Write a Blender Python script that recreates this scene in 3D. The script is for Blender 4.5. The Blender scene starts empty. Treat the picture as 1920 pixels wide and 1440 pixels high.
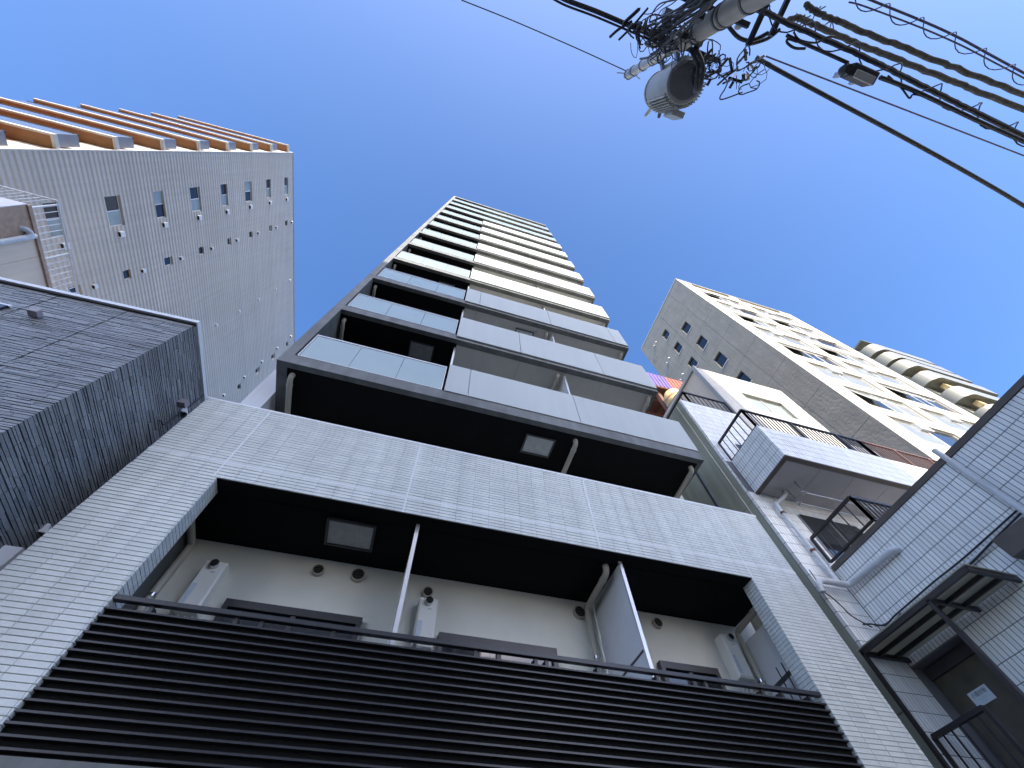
import bpy, math, random
from mathutils import Vector, Matrix, Euler
random.seed(11)
SC = bpy.context.scene
COL = SC.collection
R = math.radians

# ------------------------------------------------------------------ camera, sky, sun, exposure
cd = bpy.data.cameras.new('camera'); cam = bpy.data.objects.new('camera', cd); COL.objects.link(cam)
cam.location = (0, 0, 1.6)
cam.rotation_euler = (R(150.94719523), R(1.62824281), R(-16.75596798))
cd.sensor_width = 36.0; cd.lens = 773.1874 / 1920 * 36
cd.clip_start = 0.05; cd.clip_end = 2000
SC.camera = cam
SUN_EL, SUN_AZ = 30.0, 184.0
W = bpy.data.worlds.new('World'); SC.world = W; W.use_nodes = True
nt = W.node_tree; nt.nodes.clear()
sky = nt.nodes.new('ShaderNodeTexSky'); sky.sky_type = 'NISHITA'; sky.sun_disc = False
sky.sun_elevation = R(SUN_EL); sky.sun_rotation = R(SUN_AZ)
sky.air_density = 0.6; sky.dust_density = 1.6; sky.ozone_density = 2.2; sky.altitude = 20
bg = nt.nodes.new('ShaderNodeBackground'); bg.inputs['Strength'].default_value = 0.15
wo = nt.nodes.new('ShaderNodeOutputWorld')
hs = nt.nodes.new('ShaderNodeHueSaturation'); hs.inputs['Saturation'].default_value = 1.20; hs.inputs['Hue'].default_value = .502
nt.links.new(sky.outputs[0], hs.inputs['Color']); nt.links.new(hs.outputs[0], bg.inputs[0]); nt.links.new(bg.outputs[0], wo.inputs[0])
sd = bpy.data.lights.new('sun', 'SUN'); sd.energy = 2.3; sd.angle = R(0.53); sd.color = (1.0, 0.91, 0.77)
sun = bpy.data.objects.new('sun', sd); COL.objects.link(sun)
sdir = Vector((math.sin(R(SUN_AZ)) * math.cos(R(SUN_EL)), math.cos(R(SUN_AZ)) * math.cos(R(SUN_EL)), math.sin(R(SUN_EL))))
sun.rotation_euler = sdir.to_track_quat('Z', 'Y').to_euler(); sun.location = sdir * 80
SC.view_settings.view_transform = 'Standard'; SC.view_settings.look = 'None'
SC.view_settings.gamma = 1.0; SC.view_settings.use_curve_mapping = False
SC.view_settings.exposure = 1.86
SC.render.resolution_x, SC.render.resolution_y = 1024, 768

# ------------------------------------------------------------------ pixel helpers (photo 1920 x 1440)
FPX = 773.1874; CM = Euler(cam.rotation_euler, 'XYZ').to_matrix(); CP = Vector((0, 0, 1.6))
def ray(x, y): return CM @ Vector(((x - 960) / FPX, -(y - 720) / FPX, -1.0))
def onX(x, y, X): r = ray(x, y); return CP + r * (X / r.x)
def onY(x, y, Y): r = ray(x, y); return CP + r * (Y / r.y)
def onZ(x, y, Z): r = ray(x, y); return CP + r * ((Z - 1.6) / r.z)

# ------------------------------------------------------------------ materials
MATS = {}
def mat(name, col, rough=0.6, metal=0.0, var=0.10, scale=3.0, bump=0.0, bscale=60.0, spec=0.5,
        island=0.0, streak=0.0, coat=0.0, trans=0.0, fine=0.0):
    m = bpy.data.materials.new(name); m.use_nodes = True; n = m.node_tree.nodes; l = m.node_tree.links
    b = n['Principled BSDF']
    b.inputs['Roughness'].default_value = rough; b.inputs['Metallic'].default_value = metal
    b.inputs['Specular IOR Level'].default_value = spec
    b.inputs['Coat Weight'].default_value = coat; b.inputs['Transmission Weight'].default_value = trans
    geo = n.new('ShaderNodeNewGeometry')
    facs = []
    def noise(vec, sc, amt, det=4):
        t = n.new('ShaderNodeTexNoise'); t.inputs['Scale'].default_value = sc; t.inputs['Detail'].default_value = det
        l.new(vec, t.inputs['Vector'])
        mr = n.new('ShaderNodeMapRange'); mr.inputs['From Min'].default_value = 0.3; mr.inputs['From Max'].default_value = 0.7
        mr.inputs['To Min'].default_value = 1 - amt; mr.inputs['To Max'].default_value = 1 + amt
        l.new(t.outputs['Fac'], mr.inputs['Value']); facs.append(mr.outputs[0]); return t
    if var: noise(geo.outputs['Position'], scale, var)
    if fine: noise(geo.outputs['Position'], 45.0, fine, 2)
    if streak:
        mp = n.new('ShaderNodeMapping'); mp.inputs['Scale'].default_value = (3.5, 3.5, 0.22)
        l.new(geo.outputs['Position'], mp.inputs['Vector']); noise(mp.outputs[0], 1.6, streak, 5)
    if island:
        oi = n.new('ShaderNodeObjectInfo'); ad = n.new('ShaderNodeMath'); ad.operation = 'ADD'
        l.new(oi.outputs['Random'], ad.inputs[0]); l.new(geo.outputs['Random Per Island'], ad.inputs[1])
        fr = n.new('ShaderNodeMath'); fr.operation = 'FRACT'; l.new(ad.outputs[0], fr.inputs[0])
        mr = n.new('ShaderNodeMapRange'); mr.inputs['To Min'].default_value = 1 - island; mr.inputs['To Max'].default_value = 1 + island
        l.new(fr.outputs[0], mr.inputs['Value']); facs.append(mr.outputs[0])
    if facs:
        cur = facs[0]
        for f in facs[1:]:
            mu = n.new('ShaderNodeMath'); mu.operation = 'MULTIPLY'; l.new(cur, mu.inputs[0]); l.new(f, mu.inputs[1]); cur = mu.outputs[0]
        vm = n.new('ShaderNodeVectorMath'); vm.operation = 'SCALE'; vm.inputs[0].default_value = col
        l.new(cur, vm.inputs['Scale']); l.new(vm.outputs[0], b.inputs['Base Color'])
    else:
        b.inputs['Base Color'].default_value = (*col, 1)
    if bump:
        t = n.new('ShaderNodeTexNoise'); t.inputs['Scale'].default_value = bscale; t.inputs['Detail'].default_value = 6
        l.new(geo.outputs['Position'], t.inputs['Vector'])
        bp = n.new('ShaderNodeBump'); bp.inputs['Strength'].default_value = bump; bp.inputs['Distance'].default_value = 0.02
        l.new(t.outputs['Fac'], bp.inputs['Height']); l.new(bp.outputs[0], b.inputs['Normal'])
    MATS[name] = m; return m
mat('base_tile', (.62, .64, .60), .42, var=.06, scale=.9, island=.06, bump=.12, bscale=120, streak=.08, fine=.03)
mat('base_grout', (.33, .34, .33), .9)
mat('sealant', (.72, .72, .72), .6, var=.04)
mat('panel_grey', (.445, .475, .455), .42, var=.03, scale=.4, streak=.03, island=.035)
mat('panel_side', (.55, .57, .60), .5, var=.04, scale=.5, streak=.04)
mat('fascia_dark', (.130, .137, .130), .55, var=.22, scale=2.5, streak=.2)
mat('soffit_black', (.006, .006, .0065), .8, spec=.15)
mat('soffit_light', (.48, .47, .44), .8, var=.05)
mat('inner_black', (.02, .02, .02), .7, spec=.2)
mat('balcony_wall', (.66, .67, .62), .85, var=.05, scale=2, bump=.2, bscale=180)
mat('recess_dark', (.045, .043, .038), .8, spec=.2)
mat('slat_black', (.026, .027, .031), .38, var=.15, scale=5)
mat('alu', (.62, .62, .62), .35, .6, var=.05)
mat('alu_dark', (.06, .06, .065), .4, .3)
mat('glass_frosted', (.33, .42, .42), .06, spec=.55, var=.03, scale=.8)
mat('glass_dark', (.02, .024, .028), .04, spec=.8, var=.0)
mat('glass_pale', (.30, .36, .36), .08, spec=.7, var=.12, scale=1.2)
mat('glass_office', (.24, .255, .25), .08, spec=.45, var=.15, scale=.8)
mat('board_white', (.62, .63, .64), .5, var=.04)
mat('pipe_beige', (.42, .40, .34), .42, var=.06)
mat('pipe_white', (.60, .62, .64), .4, var=.08, scale=4, streak=.08)
mat('heater_white', (.82, .82, .77), .4, var=.03)
mat('label_paper', (.58, .64, .72), .5, var=.1, scale=30)
mat('steel', (.40, .40, .40), .35, .8, var=.1)
mat('chrome', (.65, .65, .65), .18, 1.0, var=0)
mat('hatch_metal', (.42, .44, .44), .45, .55, var=.12, scale=9)
mat('stone', (.235, .245, .25), .40, var=.10, scale=1.2, island=.22, bump=.35, bscale=70, fine=.12)
mat('stone_joint', (.03, .03, .035), .9)
mat('coping_white', (.78, .79, .80), .4, var=.05)
mat('siding', (.57, .525, .465), .5, .1, var=.04, scale=.3, island=.04, streak=.05)
mat('trim_grey', (.34, .30, .32), .5)
mat('slab_white', (.58, .55, .50), .7, var=.06, streak=.06)
mat('soffit_orange', (.30, .145, .065), .85, var=.1, scale=4)
mat('parapet_grey', (.24, .25, .27), .35, .2, var=.08)
mat('parapet_glass', (.10, .12, .16), .06, spec=.9, var=.05)
mat('beige_wall', (.76, .62, .49), .85, var=.06, scale=.8, streak=.06, bump=.1)
mat('brown_wall', (.44, .31, .23), .9, var=.15, scale=9, bump=.5, bscale=30)
mat('r1_tile', (.86, .86, .83), .3, var=.06, scale=.7, island=.07, streak=.06)
mat('r1_grout', (.17, .17, .18), .9)
mat('r1_white', (.56, .54, .47), .5, var=.04, island=.04, streak=.05)
mat('olive_wall', (.33, .34, .27), .85, var=.08, scale=.8, streak=.14, bump=.15)
mat('r1_soffit', (.42, .41, .40), .8, var=.07, scale=1.5)
mat('rail_brown', (.035, .030, .030), .45, .2, var=.15)
mat('rail_red', (.16, .085, .065), .5, .2)
mat('cap_brown', (.10, .082, .068), .55, var=.15)
mat('concrete_grey', (.285, .268, .222), .85, var=.09, scale=1.1, bump=.9, bscale=6, streak=.07, fine=.06)
mat('office_cream', (.52, .485, .405), .7, var=.05, streak=.06)
mat('frame_white', (.75, .75, .73), .4, .2, var=.03)
mat('r3_cream', (.25, .25, .21), .28, var=.05, streak=.05)
mat('r3_green', (.34, .40, .34), .6)
mat('rust_red', (.27, .10, .07), .6, var=.2, scale=3)
mat('rust_purple', (.14, .10, .30), .5, var=.1)
mat('rust_brown', (.16, .07, .045), .7, var=.2, scale=3)
mat('orange_paint', (.55, .20, .08), .6, var=.15)
mat('tank_yellow', (.68, .52, .26), .5, var=.1)
mat('pole_concrete', (.40, .385, .355), .75, var=.12, scale=4, streak=.2, bump=.1)
mat('pole_steel', (.46, .45, .41), .45, .4, var=.12, scale=6)
mat('trafo_grey', (.40, .40, .375), .5, .15, var=.12, scale=4, streak=.1)
mat('trafo_dark', (.13, .14, .145), .6, var=.15, scale=8)
mat('black_rubber', (.018, .018, .020), .5, var=.2, scale=20)
mat('cable_black', (.022, .023, .026), .55, var=.25, scale=8)
mat('cable_moss', (.17, .155, .125), .95, var=.35, scale=14, bump=1.0, bscale=50)
mat('cable_violet', (.07, .06, .13), .5)
mat('porcelain', (.62, .60, .55), .2)
mat('door_brown', (.085, .075, .055), .5, var=.2, scale=5)
mat('sign_white', (.62, .68, .74), .45, var=.05, scale=12)
mat('ink', (.03, .035, .06), .7, var=0)
mat('ink_pale', (.30, .36, .48), .7, var=0)
mat('awning_sheet', (.52, .50, .40), .6, var=.15, scale=3, trans=.55)
mat('asphalt', (.09, .088, .084), .9, var=.2, scale=4, bump=.5, bscale=80)
mat('paving', (.30, .29, .28), .9, var=.15, scale=2)
mat('road_paint', (.75, .75, .72), .8, var=.15, scale=6)
mat('opp_wall', (.46, .44, .41), .8, var=.08, scale=.5, streak=.1)

# ------------------------------------------------------------------ mesh builder
ORG = {}
def empty(name, label, cat, loc, rotz=0.0, group=None, local=False):
    o = bpy.data.objects.new(name, None); COL.objects.link(o); o.location = loc; o.rotation_euler = (0, 0, rotz)
    o.empty_display_size = .3
    o['label'] = label; o['category'] = cat
    if group: o['group'] = group
    ORG[o.name] = Vector((0, 0, 0)) if local else Vector(loc)
    return o
def tag(o, label, cat, group=None):
    o['label'] = label; o['category'] = cat
    if group: o['group'] = group
    return o
class MB:
    def __init__(s): s.v = []; s.f = []
    def add(s, vs, fs):
        k = len(s.v); s.v += [tuple(v) for v in vs]; s.f += [tuple(i + k for i in f) for f in fs]; return s
    def box(s, x0, x1, y0, y1, z0, z1):
        return s.add([(x0, y0, z0), (x1, y0, z0), (x1, y1, z0), (x0, y1, z0), (x0, y0, z1), (x1, y0, z1), (x1, y1, z1), (x0, y1, z1)],
                     [(0, 3, 2, 1), (4, 5, 6, 7), (0, 1, 5, 4), (1, 2, 6, 5), (2, 3, 7, 6), (3, 0, 4, 7)])
    def bar(s, p, q, w, h, up=(0, 0, 1)):
        p, q = Vector(p), Vector(q); d = (q - p).normalized(); u = Vector(up)
        if abs(d.dot(u)) > .98: u = Vector((0, 1, 0))
        a = d.cross(u).normalized(); b = a.cross(d)
        vs = [c + a * (i * w / 2) + b * (j * h / 2) for c in (p, q) for i, j in ((-1, -1), (1, -1), (1, 1), (-1, 1))]
        return s.add(vs, [(0, 1, 2, 3), (7, 6, 5, 4), (0, 4, 5, 1), (1, 5, 6, 2), (2, 6, 7, 3), (3, 7, 4, 0)])
    def tube(s, pts, r, n=8, r2=None, cap=True):
        pts = [Vector(p) for p in pts]; k = len(s.v); m = len(pts); prev = None
        for i, p in enumerate(pts):
            d = (pts[min(i + 1, m - 1)] - pts[max(i - 1, 0)]).normalized()
            if prev is None:
                u = Vector((0, 0, 1)) if abs(d.z) < .9 else Vector((1, 0, 0)); a = d.cross(u).normalized()
            else:
                a = (prev - d * prev.dot(d)).normalized()
            prev = a; b = d.cross(a)
            rr = r if r2 is None else r + (r2 - r) * i / (m - 1)
            for j in range(n):
                t = 2 * math.pi * j / n; s.v.append(tuple(p + a * (rr * math.cos(t)) + b * (rr * math.sin(t))))
        for i in range(m - 1):
            for j in range(n):
                s.f.append((k + i * n + j, k + i * n + (j + 1) % n, k + (i + 1) * n + (j + 1) % n, k + (i + 1) * n + j))
        if cap:
            s.f.append(tuple(k + j for j in reversed(range(n)))); s.f.append(tuple(k + (m - 1) * n + j for j in range(n)))
        return s
    def prism(s, pts, z0, z1):       # plan polygon (x, y) extruded in z
        n = len(pts); vs = [(x, y, z0) for x, y in pts] + [(x, y, z1) for x, y in pts]
        return s.add(vs, [tuple(reversed(range(n))), tuple(range(n, 2 * n))] + [(i, (i + 1) % n, n + (i + 1) % n, n + i) for i in range(n)])
    def quad(s, a, b, c, d): return s.add([a, b, c, d], [(0, 1, 2, 3)])
    def lathe(s, cx, cy, prof, n=20):   # profile (r, z)
        k = len(s.v)
        for r, z in prof:
            for j in range(n):
                t = 2 * math.pi * j / n; s.v.append((cx + r * math.cos(t), cy + r * math.sin(t), z))
        for i in range(len(prof) - 1):
            for j in range(n):
                s.f.append((k + i * n + j, k + i * n + (j + 1) % n, k + (i + 1) * n + (j + 1) % n, k + (i + 1) * n + j))
        s.f.append(tuple(k + j for j in reversed(range(n)))); s.f.append(tuple(k + (len(prof) - 1) * n + j for j in range(n)))
        return s
    def build(s, name, m, parent=None, smooth=False, stuff=False, label=None, bevel=0.0):
        o0 = ORG.get(parent.name, Vector()) if parent else Vector()
        me = bpy.data.meshes.new(name); me.from_pydata([(v[0] - o0.x, v[1] - o0.y, v[2] - o0.z) for v in s.v], [], s.f); me.update()
        me.materials.append(MATS[m])
        if smooth:
            for p in me.polygons: p.use_smooth = True
            me.set_sharp_from_angle(angle=R(40))
        o = bpy.data.objects.new(name, me); COL.objects.link(o)
        if parent: o.parent = parent
        ORG[o.name] = o0
        if stuff: o['kind'] = 'stuff'
        if label: o['label'] = label
        if bevel:
            md = o.modifiers.new('bevel', 'BEVEL'); md.width = bevel; md.segments = 2; md.limit_method = 'ANGLE'
        return o
def mb(): return MB()
def struct(o): o['kind'] = 'structure'; return o
def spl(pts, n=6):       # Catmull-Rom through points
    P = [Vector(p) for p in pts]; out = []
    for i in range(len(P) - 1):
        a, b, c, d = P[max(i - 1, 0)], P[i], P[i + 1], P[min(i + 2, len(P) - 1)]
        for j in range(n):
            t = j / n
            out.append(.5 * ((2 * b) + (c - a) * t + (2 * a - 5 * b + 4 * c - d) * t * t + (3 * b - a - 3 * c + d) * t ** 3))
    return out + [P[-1]]
def wall_holes(m, axis, c, t, u0, u1, v0, v1, holes):
    """wall slab with rectangular openings; axis 'y': u = x, slab y in [c, c+t]; axis 'x': u = y, slab x in [c, c+t]"""
    us = sorted({u0, u1, *[min(max(h[i], u0), u1) for h in holes for i in (0, 1)]})
    vs = sorted({v0, v1, *[min(max(h[i], v0), v1) for h in holes for i in (2, 3)]})
    for j in range(len(vs) - 1):
        a, b = vs[j], vs[j + 1]; run = None
        for i in range(len(us) - 1):
            cu, cv = (us[i] + us[i + 1]) / 2, (a + b) / 2
            hit = any(h[0] < cu < h[1] and h[2] < cv < h[3] for h in holes)
            if not hit:
                if run is None: run = us[i]
            if (hit or i == len(us) - 2) and run is not None:
                e = us[i] if hit else us[i + 1]
                m.box(run, e, c, c + t, a, b) if axis == 'y' else m.box(c, c + t, run, e, a, b)
                run = None
    return m

# ------------------------------------------------------------------ tiles
def tile_mesh(axis, w, h, t, ch, m):
    """tile centred on the grout plane, facing axis"""
    a, b = w / 2, h / 2
    back = [(-a, -b, 0), (a, -b, 0), (a, b, 0), (-a, b, 0)]; mid = [(x, y, t - ch) for x, y, _ in back]
    fr = [(-a + ch, -b + ch, t), (a - ch, -b + ch, t), (a - ch, b - ch, t), (-a + ch, b - ch, t)]
    P = back + mid + fr
    F = [(8, 9, 10, 11)] + [(i, (i + 1) % 4, 4 + (i + 1) % 4, 4 + i) for i in range(4)] + [(4 + i, 4 + (i + 1) % 4, 8 + (i + 1) % 4, 8 + i) for i in range(4)]
    if axis == 'y-': V = [(x, -z, y) for x, y, z in P]
    elif axis == 'x-': V = [(-z, -x, y) for x, y, z in P]
    else: V = [(z, x, y) for x, y, z in P]
    return V, F
def screen_area(axis, c, u, v, a):
    p = Vector((u, c, v)) if axis == 'y-' else Vector((c, u, v))
    d = p - CP; q = CM.transposed() @ d
    if q.z >= -.1: return 0
    x, y = 960 + FPX * q.x / -q.z, 720 - FPX * q.y / -q.z
    if not (-20 < x < 1940 and -20 < y < 1460): return 0
    return a * abs(d.y if axis == 'y-' else d.x) / d.length ** 3
def clad(parent, rects, mname, nind, t=.008, ch=.0025, name='tile'):
    """rects: (axis, c, u0, u1, v0, v1); the nind that show largest become objects, the rest one joined part"""
    sc = sorted(rects, key=lambda r: -screen_area(r[0], r[1], (r[2] + r[3]) / 2, (r[4] + r[5]) / 2, (r[3] - r[2]) * (r[5] - r[4])))
    o0 = ORG[parent.name]; cache = {}
    for ax, c, u0, u1, v0, v1 in sc[:nind]:
        key = (ax, round(u1 - u0, 3), round(v1 - v0, 3))
        if key not in cache:
            V, F = tile_mesh(ax, u1 - u0, v1 - v0, t, ch, mname)
            me = bpy.data.meshes.new(name); me.from_pydata(V, [], F); me.materials.append(MATS[mname]); cache[key] = me
        o = bpy.data.objects.new(name, cache[key]); COL.objects.link(o); o.parent = parent
        u, v = (u0 + u1) / 2, (v0 + v1) / 2
        j = random.uniform(-.0008, .0008)
        o.location = (Vector((u, c + j, v)) if ax == 'y-' else Vector((c + j, u, v))) - o0
    m = mb()
    for ax, c, u0, u1, v0, v1 in sc[nind:]:
        V, F = tile_mesh(ax, u1 - u0, v1 - v0, t, ch, mname); u, v = (u0 + u1) / 2, (v0 + v1) / 2
        j = random.uniform(-.0008, .0008)
        off = (u, c + j, v) if ax == 'y-' else (c + j, u, v)
        m.add([(x + off[0], y + off[1], z + off[2]) for x, y, z in V], F)
    if m.v: m.build(name + '_field', mname, parent, stuff=True)
def grid(ax, c, u0, u1, v0, v1, pu, pv, g, holes=()):
    gk = .55 if pu > .2 else 1.0
    out = []; v = v1
    while v - v0 > .02:
        b = max(v - pv, v0); u = u0
        while u1 - u > .02:
            e = min(u + pu, u1)
            if not any(h[0] - .01 < (u + e) / 2 < h[1] + .01 and h[2] - .01 < (v + b) / 2 < h[3] + .01 for h in holes):
                gu = g * gk; out.append((ax, c, u + gu / 2, e - gu / 2, b + g / 2, v - g / 2))
            u = e
        v = b
    return out

# ================================================================== THE SETTING
g = mb(); g.quad((-400, -400, 0), (400, -400, 0), (400, 400, 0), (-400, 400, 0)); struct(g.build('ground', 'asphalt'))
g = mb(); g.box(-60, 60, 3.0, 4.2, 0, .12); struct(g.build('pavement', 'paving'))
g = mb(); g.box(-60, 60, -4.6, -3.3, 0, .12); struct(g.build('pavement', 'paving'))
g = mb(); g.quad((-60, 2.55, .004), (60, 2.55, .004), (60, 2.7, .004), (-60, 2.7, .004)); struct(g.build('road_marking', 'road_paint'))

# ================================================================== MAIN APARTMENT TOWER
D = 4.25
U = lambda s: 1.6 + D * s
T = empty('apartment_tower', 'tall slim apartment tower with grey and glass balconies above a grey tiled base', 'building', (1.4, 4.3, 0))
BL, BR, PL, PR = -3.255, 6.14, -2.32, 5.16
ZB, ZS = U(1.258), U(.9185)          # base top, base soffit
YW = 5.45                            # back wall of the balconies
m = mb(); m.box(-2.95, 6.0, YW, 16, 0, 41.9); m.build('body', 'balcony_wall', T)
m = mb(); m.box(-3.29, -2.951, 4.95, 16, 0, 7.25); m.box(-3.29, -2.951, 4.95, 16, 7.262, 41.9); m.box(-3.28, -2.96, 4.96, 15.9, 7.2, 7.3)
m.build('side_wall', 'panel_side', T)
# base frame, tiled
m = mb()
m.box(BL + .008, BR, D + .008, D + .22, ZS, ZB - .01)
m.box(BL + .008, PL - .008, D + .008, 4.50, 0, ZS); m.box(PR + .008, BR, D + .008, 4.50, 0, ZS)
m.box(BL + .008, -2.72, 4.50, YW, 0, ZS); m.box(5.62, BR, 4.50, YW, 0, 2.9)
base = m.build('base_wall', 'base_grout', T)
jx = [-2.37, -.085, 2.70, 5.19]; jz = 5.77
pu, pv, gp = .2287, .0495, .0055
rects = []
cuts = [BL] + jx + [BR]
for a, b in zip(cuts, cuts[1:]):
    for v0, v1 in ((ZS, jz - .006), (jz + .006, ZB)):
        rects += grid('y-', D + .008, a + .005, b - .005, v0, v1, pu, (v1 - v0) / round((v1 - v0) / pv), gp)
rects += grid('y-', D + .008, BL, PL, 0, ZS, pu, pv, gp)
rects += grid('y-', D + .008, PR, BR, 0, ZS, pu, pv, gp)
rects += grid('x+', PL - .008, D + .01, 4.5, 2.4, ZS, .12, pv, gp)
rects += grid('x-', PR + .008, D + .01, 4.5, 2.4, ZS, .12, pv, gp)
clad(base, rects, 'base_tile', 300)
m = mb(); m.box(BL - .004, BR + .01, D - .006, D + .24, ZB - .012, ZB + .02); m.build('coping', 'coping_white', T)
for x in jx: m = mb(); m.box(x - .010, x + .010, D - .0015, D + .012, ZS, ZB - .012); m.build('sealant_joint', 'sealant', T)
m = mb(); m.box(BL, BR, D - .001, D + .012, jz - .010, jz + .010); m.build('sealant_joint', 'sealant', T)
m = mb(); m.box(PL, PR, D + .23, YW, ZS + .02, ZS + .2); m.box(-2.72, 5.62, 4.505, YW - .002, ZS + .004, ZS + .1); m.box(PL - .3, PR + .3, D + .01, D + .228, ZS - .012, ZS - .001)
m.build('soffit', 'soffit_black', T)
def hatch(x0, x1, y0, y1, z, parent, fm='alu_dark'):
    h = mb(); h.box(x0 - .03, x1 + .03, y0 - .03, y0, z - .03, z + .01); h.box(x0 - .03, x1 + .03, y1, y1 + .03, z - .03, z + .01)
    h.box(x0 - .03, x0, y0, y1, z - .03, z + .01); h.box(x1, x1 + .03, y0, y1, z - .03, z + .01)
    f = h.build('hatch_frame', fm, parent)
    h = mb(); h.box(x0 + .003, x1 - .003, y0 + .003, y1 - .003, z - .016, z - .004)
    h.build('hatch_lid', 'hatch_metal', f if parent == T else parent)
hatch(-.97, -.40, 4.61, 5.06, ZS, T)
# first-storey balcony: floor, rear wall face, slats, rail
m = mb(); m.box(-2.72, 5.62, 4.36, YW, 2.72, 2.90); m.build('balcony_floor', 'inner_black', T)
m = mb(); m.box(PL - .003, PR + .003, 4.262, 4.355, 2.60, 2.88); m.build('lower_beam', 'fascia_dark', T)
m = mb(); m.box(-2.70, -2.66, 4.52, YW - .01, 2.9, 5.49); m.build('end_panel', 'fascia_dark', T, label='dark end panel of the lowest balcony')
m = mb(); m.box(5.56, 5.60, 4.66, YW - .01, 2.9, 5.20); m.build('end_panel', 'board_white', T, label='pale end panel of the lowest balcony')
m = mb(); m.box(-2.66, 5.60, YW - .012, YW - .002, 2.9, ZS); m.build('rear_wall', 'balcony_wall', T)
rail = mb(); rail.box(PL - .01, PR + .02, 4.262, 4.318, 3.955, 4.0)
rail = rail.build('handrail', 'slat_black', T, bevel=.004)
for x in (-2.0, -1.29, -1.07, -.42, .36, .98, 1.62, 1.74, 2.32, 3.02, 3.62, 4.36, 4.62, 5.0):
    p = mb(); p.box(x - .022, x + .022, 4.346, 4.386, 2.9, 3.954); p.box(x - .018, x + .018, 4.29, 4.345, 3.885, 3.954); p.build('post', 'slat_black', rail)
for k in range(15):
    z = 3.88 - .0685 * k
    p = mb(); p.box(PL - .012, PR + .03, 4.256, 4.302, z - .015, z); p.build('slat', 'slat_black', rail)
p = mb(); p.box(PL - .005, PR + .005, 4.303, 4.309, 2.89, 3.872); p.build('slat_gap_shade', 'soffit_black', rail)  # dark sheet added behind the slats, stands in for shade in the gaps
# partitions of the lowest balcony
def partition(x, y0, z0, z1, parent):
    p = mb(); p.box(x - .012, x + .012, y0 + .03, YW - .06, z0 + .06, z1 - .03); b = p.build('partition_board', 'board_white', parent)
    p = mb(); p.box(x - .024, x + .024, y0, y0 + .03, z0, z1 - .012); p.build('partition_post', 'alu', parent)
    return b
partition(.15, 4.40, 2.9, ZS, T); b = partition(3.06, 4.40, 2.9, ZS, T)
p = mb(); p.box(3.045, 3.075, 4.43, YW - .05, 4.28, 4.31); p.build('partition_rail', 'alu_dark', T)
def elbow_pipe(x, y0, z, parent, drop, r=.045, y1=YW - .10):
    pts = [(x, y0, z + .02), (x, y0, z - .05), (x, y0 + .015, z - .085), (x, y0 + .05, z - .11), (x, y0 + .12, z - .12), (x, y1 - .06, z - .15)]
    if drop: pts += [(x, y1 - .015, z - .165), (x, y1, z - .21), (x, y1, z - .5), (x, y1, drop)]
    q = mb(); q.tube(pts, r, 12); o = q.build('downpipe', 'pipe_beige', parent, smooth=True)
    q = mb(); q.tube([(x, y0 + .13, z - .1215), (x, y0 + .19, z - .124)], r + .006, 12)
    q.build('pipe_collar', 'pipe_beige', o if parent == T else parent, smooth=True)
    if drop: q = mb(); q.tube([(x, y1, 4.62), (x, y1, 4.66)], r + .008, 12); q.build('pipe_clip', 'chrome', o, smooth=True)
elbow_pipe(-2.58, 4.60, ZS, T, 2.9); elbow_pipe(2.90, 4.56, ZS, T, 2.9); elbow_pipe(5.50, 4.70, ZS, T, 2.9)
for x, z, r in ((-.99, 5.31, .062), (-.47, 5.33, .078), (.51, 5.24, .06), (2.79, 5.30, .078), (4.10, 5.33, .062)):
    q = mb(); q.tube([(x, YW - .012, z), (x, YW - .07, z)], r + .016, 18); v = q.build('vent_cap', 'pipe_beige', T, smooth=True)
    q = mb(); q.tube([(x, YW - .0705, z), (x, YW - .073, z)], r, 18); q.build('vent_mesh', 'inner_black', v)
    q = mb()
    for i in (-1, 0, 1): q.box(x - r * .8, x + r * .8, YW - .08, YW - .0735, z + i * r * .5 - .004, z + i * r * .5 + .004)
    q.build('vent_slat', 'alu_dark', v)
for x0, x1, zt in ((-1.83, -.24, 4.74), (.73, 2.33, 4.70), (3.88, 4.82, 4.74)):
    q = mb(); q.box(x0, x1, YW - .10, YW - .012, zt - .09, zt); q.box(x0, x0 + .06, YW - .10, YW - .012, 2.95, zt - .09); q.box(x1 - .06, x1, YW - .10, YW - .012, 2.95, zt - .09)
    q.box((x0 + x1) / 2 - .03, (x0 + x1) / 2 + .03, YW - .08, YW - .012, 2.95, zt - .09)
    f = q.build('window', 'alu_dark', T)
    for a, b in ((x0 + .06, (x0 + x1) / 2 - .03), ((x0 + x1) / 2 + .03, x1 - .06)):
        q = mb(); q.box(a, b, YW - .05, YW - .03, 2.97, zt - .09); q.build('pane', 'glass_dark', f)
# side bars
q = mb(); q.bar((5.35, 4.52, 4.43), (5.35, 5.02, 4.40), .03, .045); sb = q.build('side_guard', 'slat_black', T)
for y in (4.57, 4.71, 4.83): q = mb(); q.tube([(5.335, y, 3.0), (5.335, y, 4.56)], .009, 6); q.build('guard_bar', 'slat_black', sb)
# ground floor
q = mb(); q.box(PL, PR, 5.2, YW - .001, 0, 2.6); q.build('entrance_wall', 'fascia_dark', T)
q = mb(); q.box(.6, 2.2, 5.15, 5.199, 0, 2.2); dr = q.build('door', 'alu_dark', T)
q = mb(); q.box(.68, 1.36, 5.14, 5.149, .1, 2.1); q.build('pane', 'glass_dark', dr)
q = mb(); q.box(1.44, 2.12, 5.14, 5.149, .1, 2.1); q.build('pane', 'glass_dark', dr)
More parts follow.
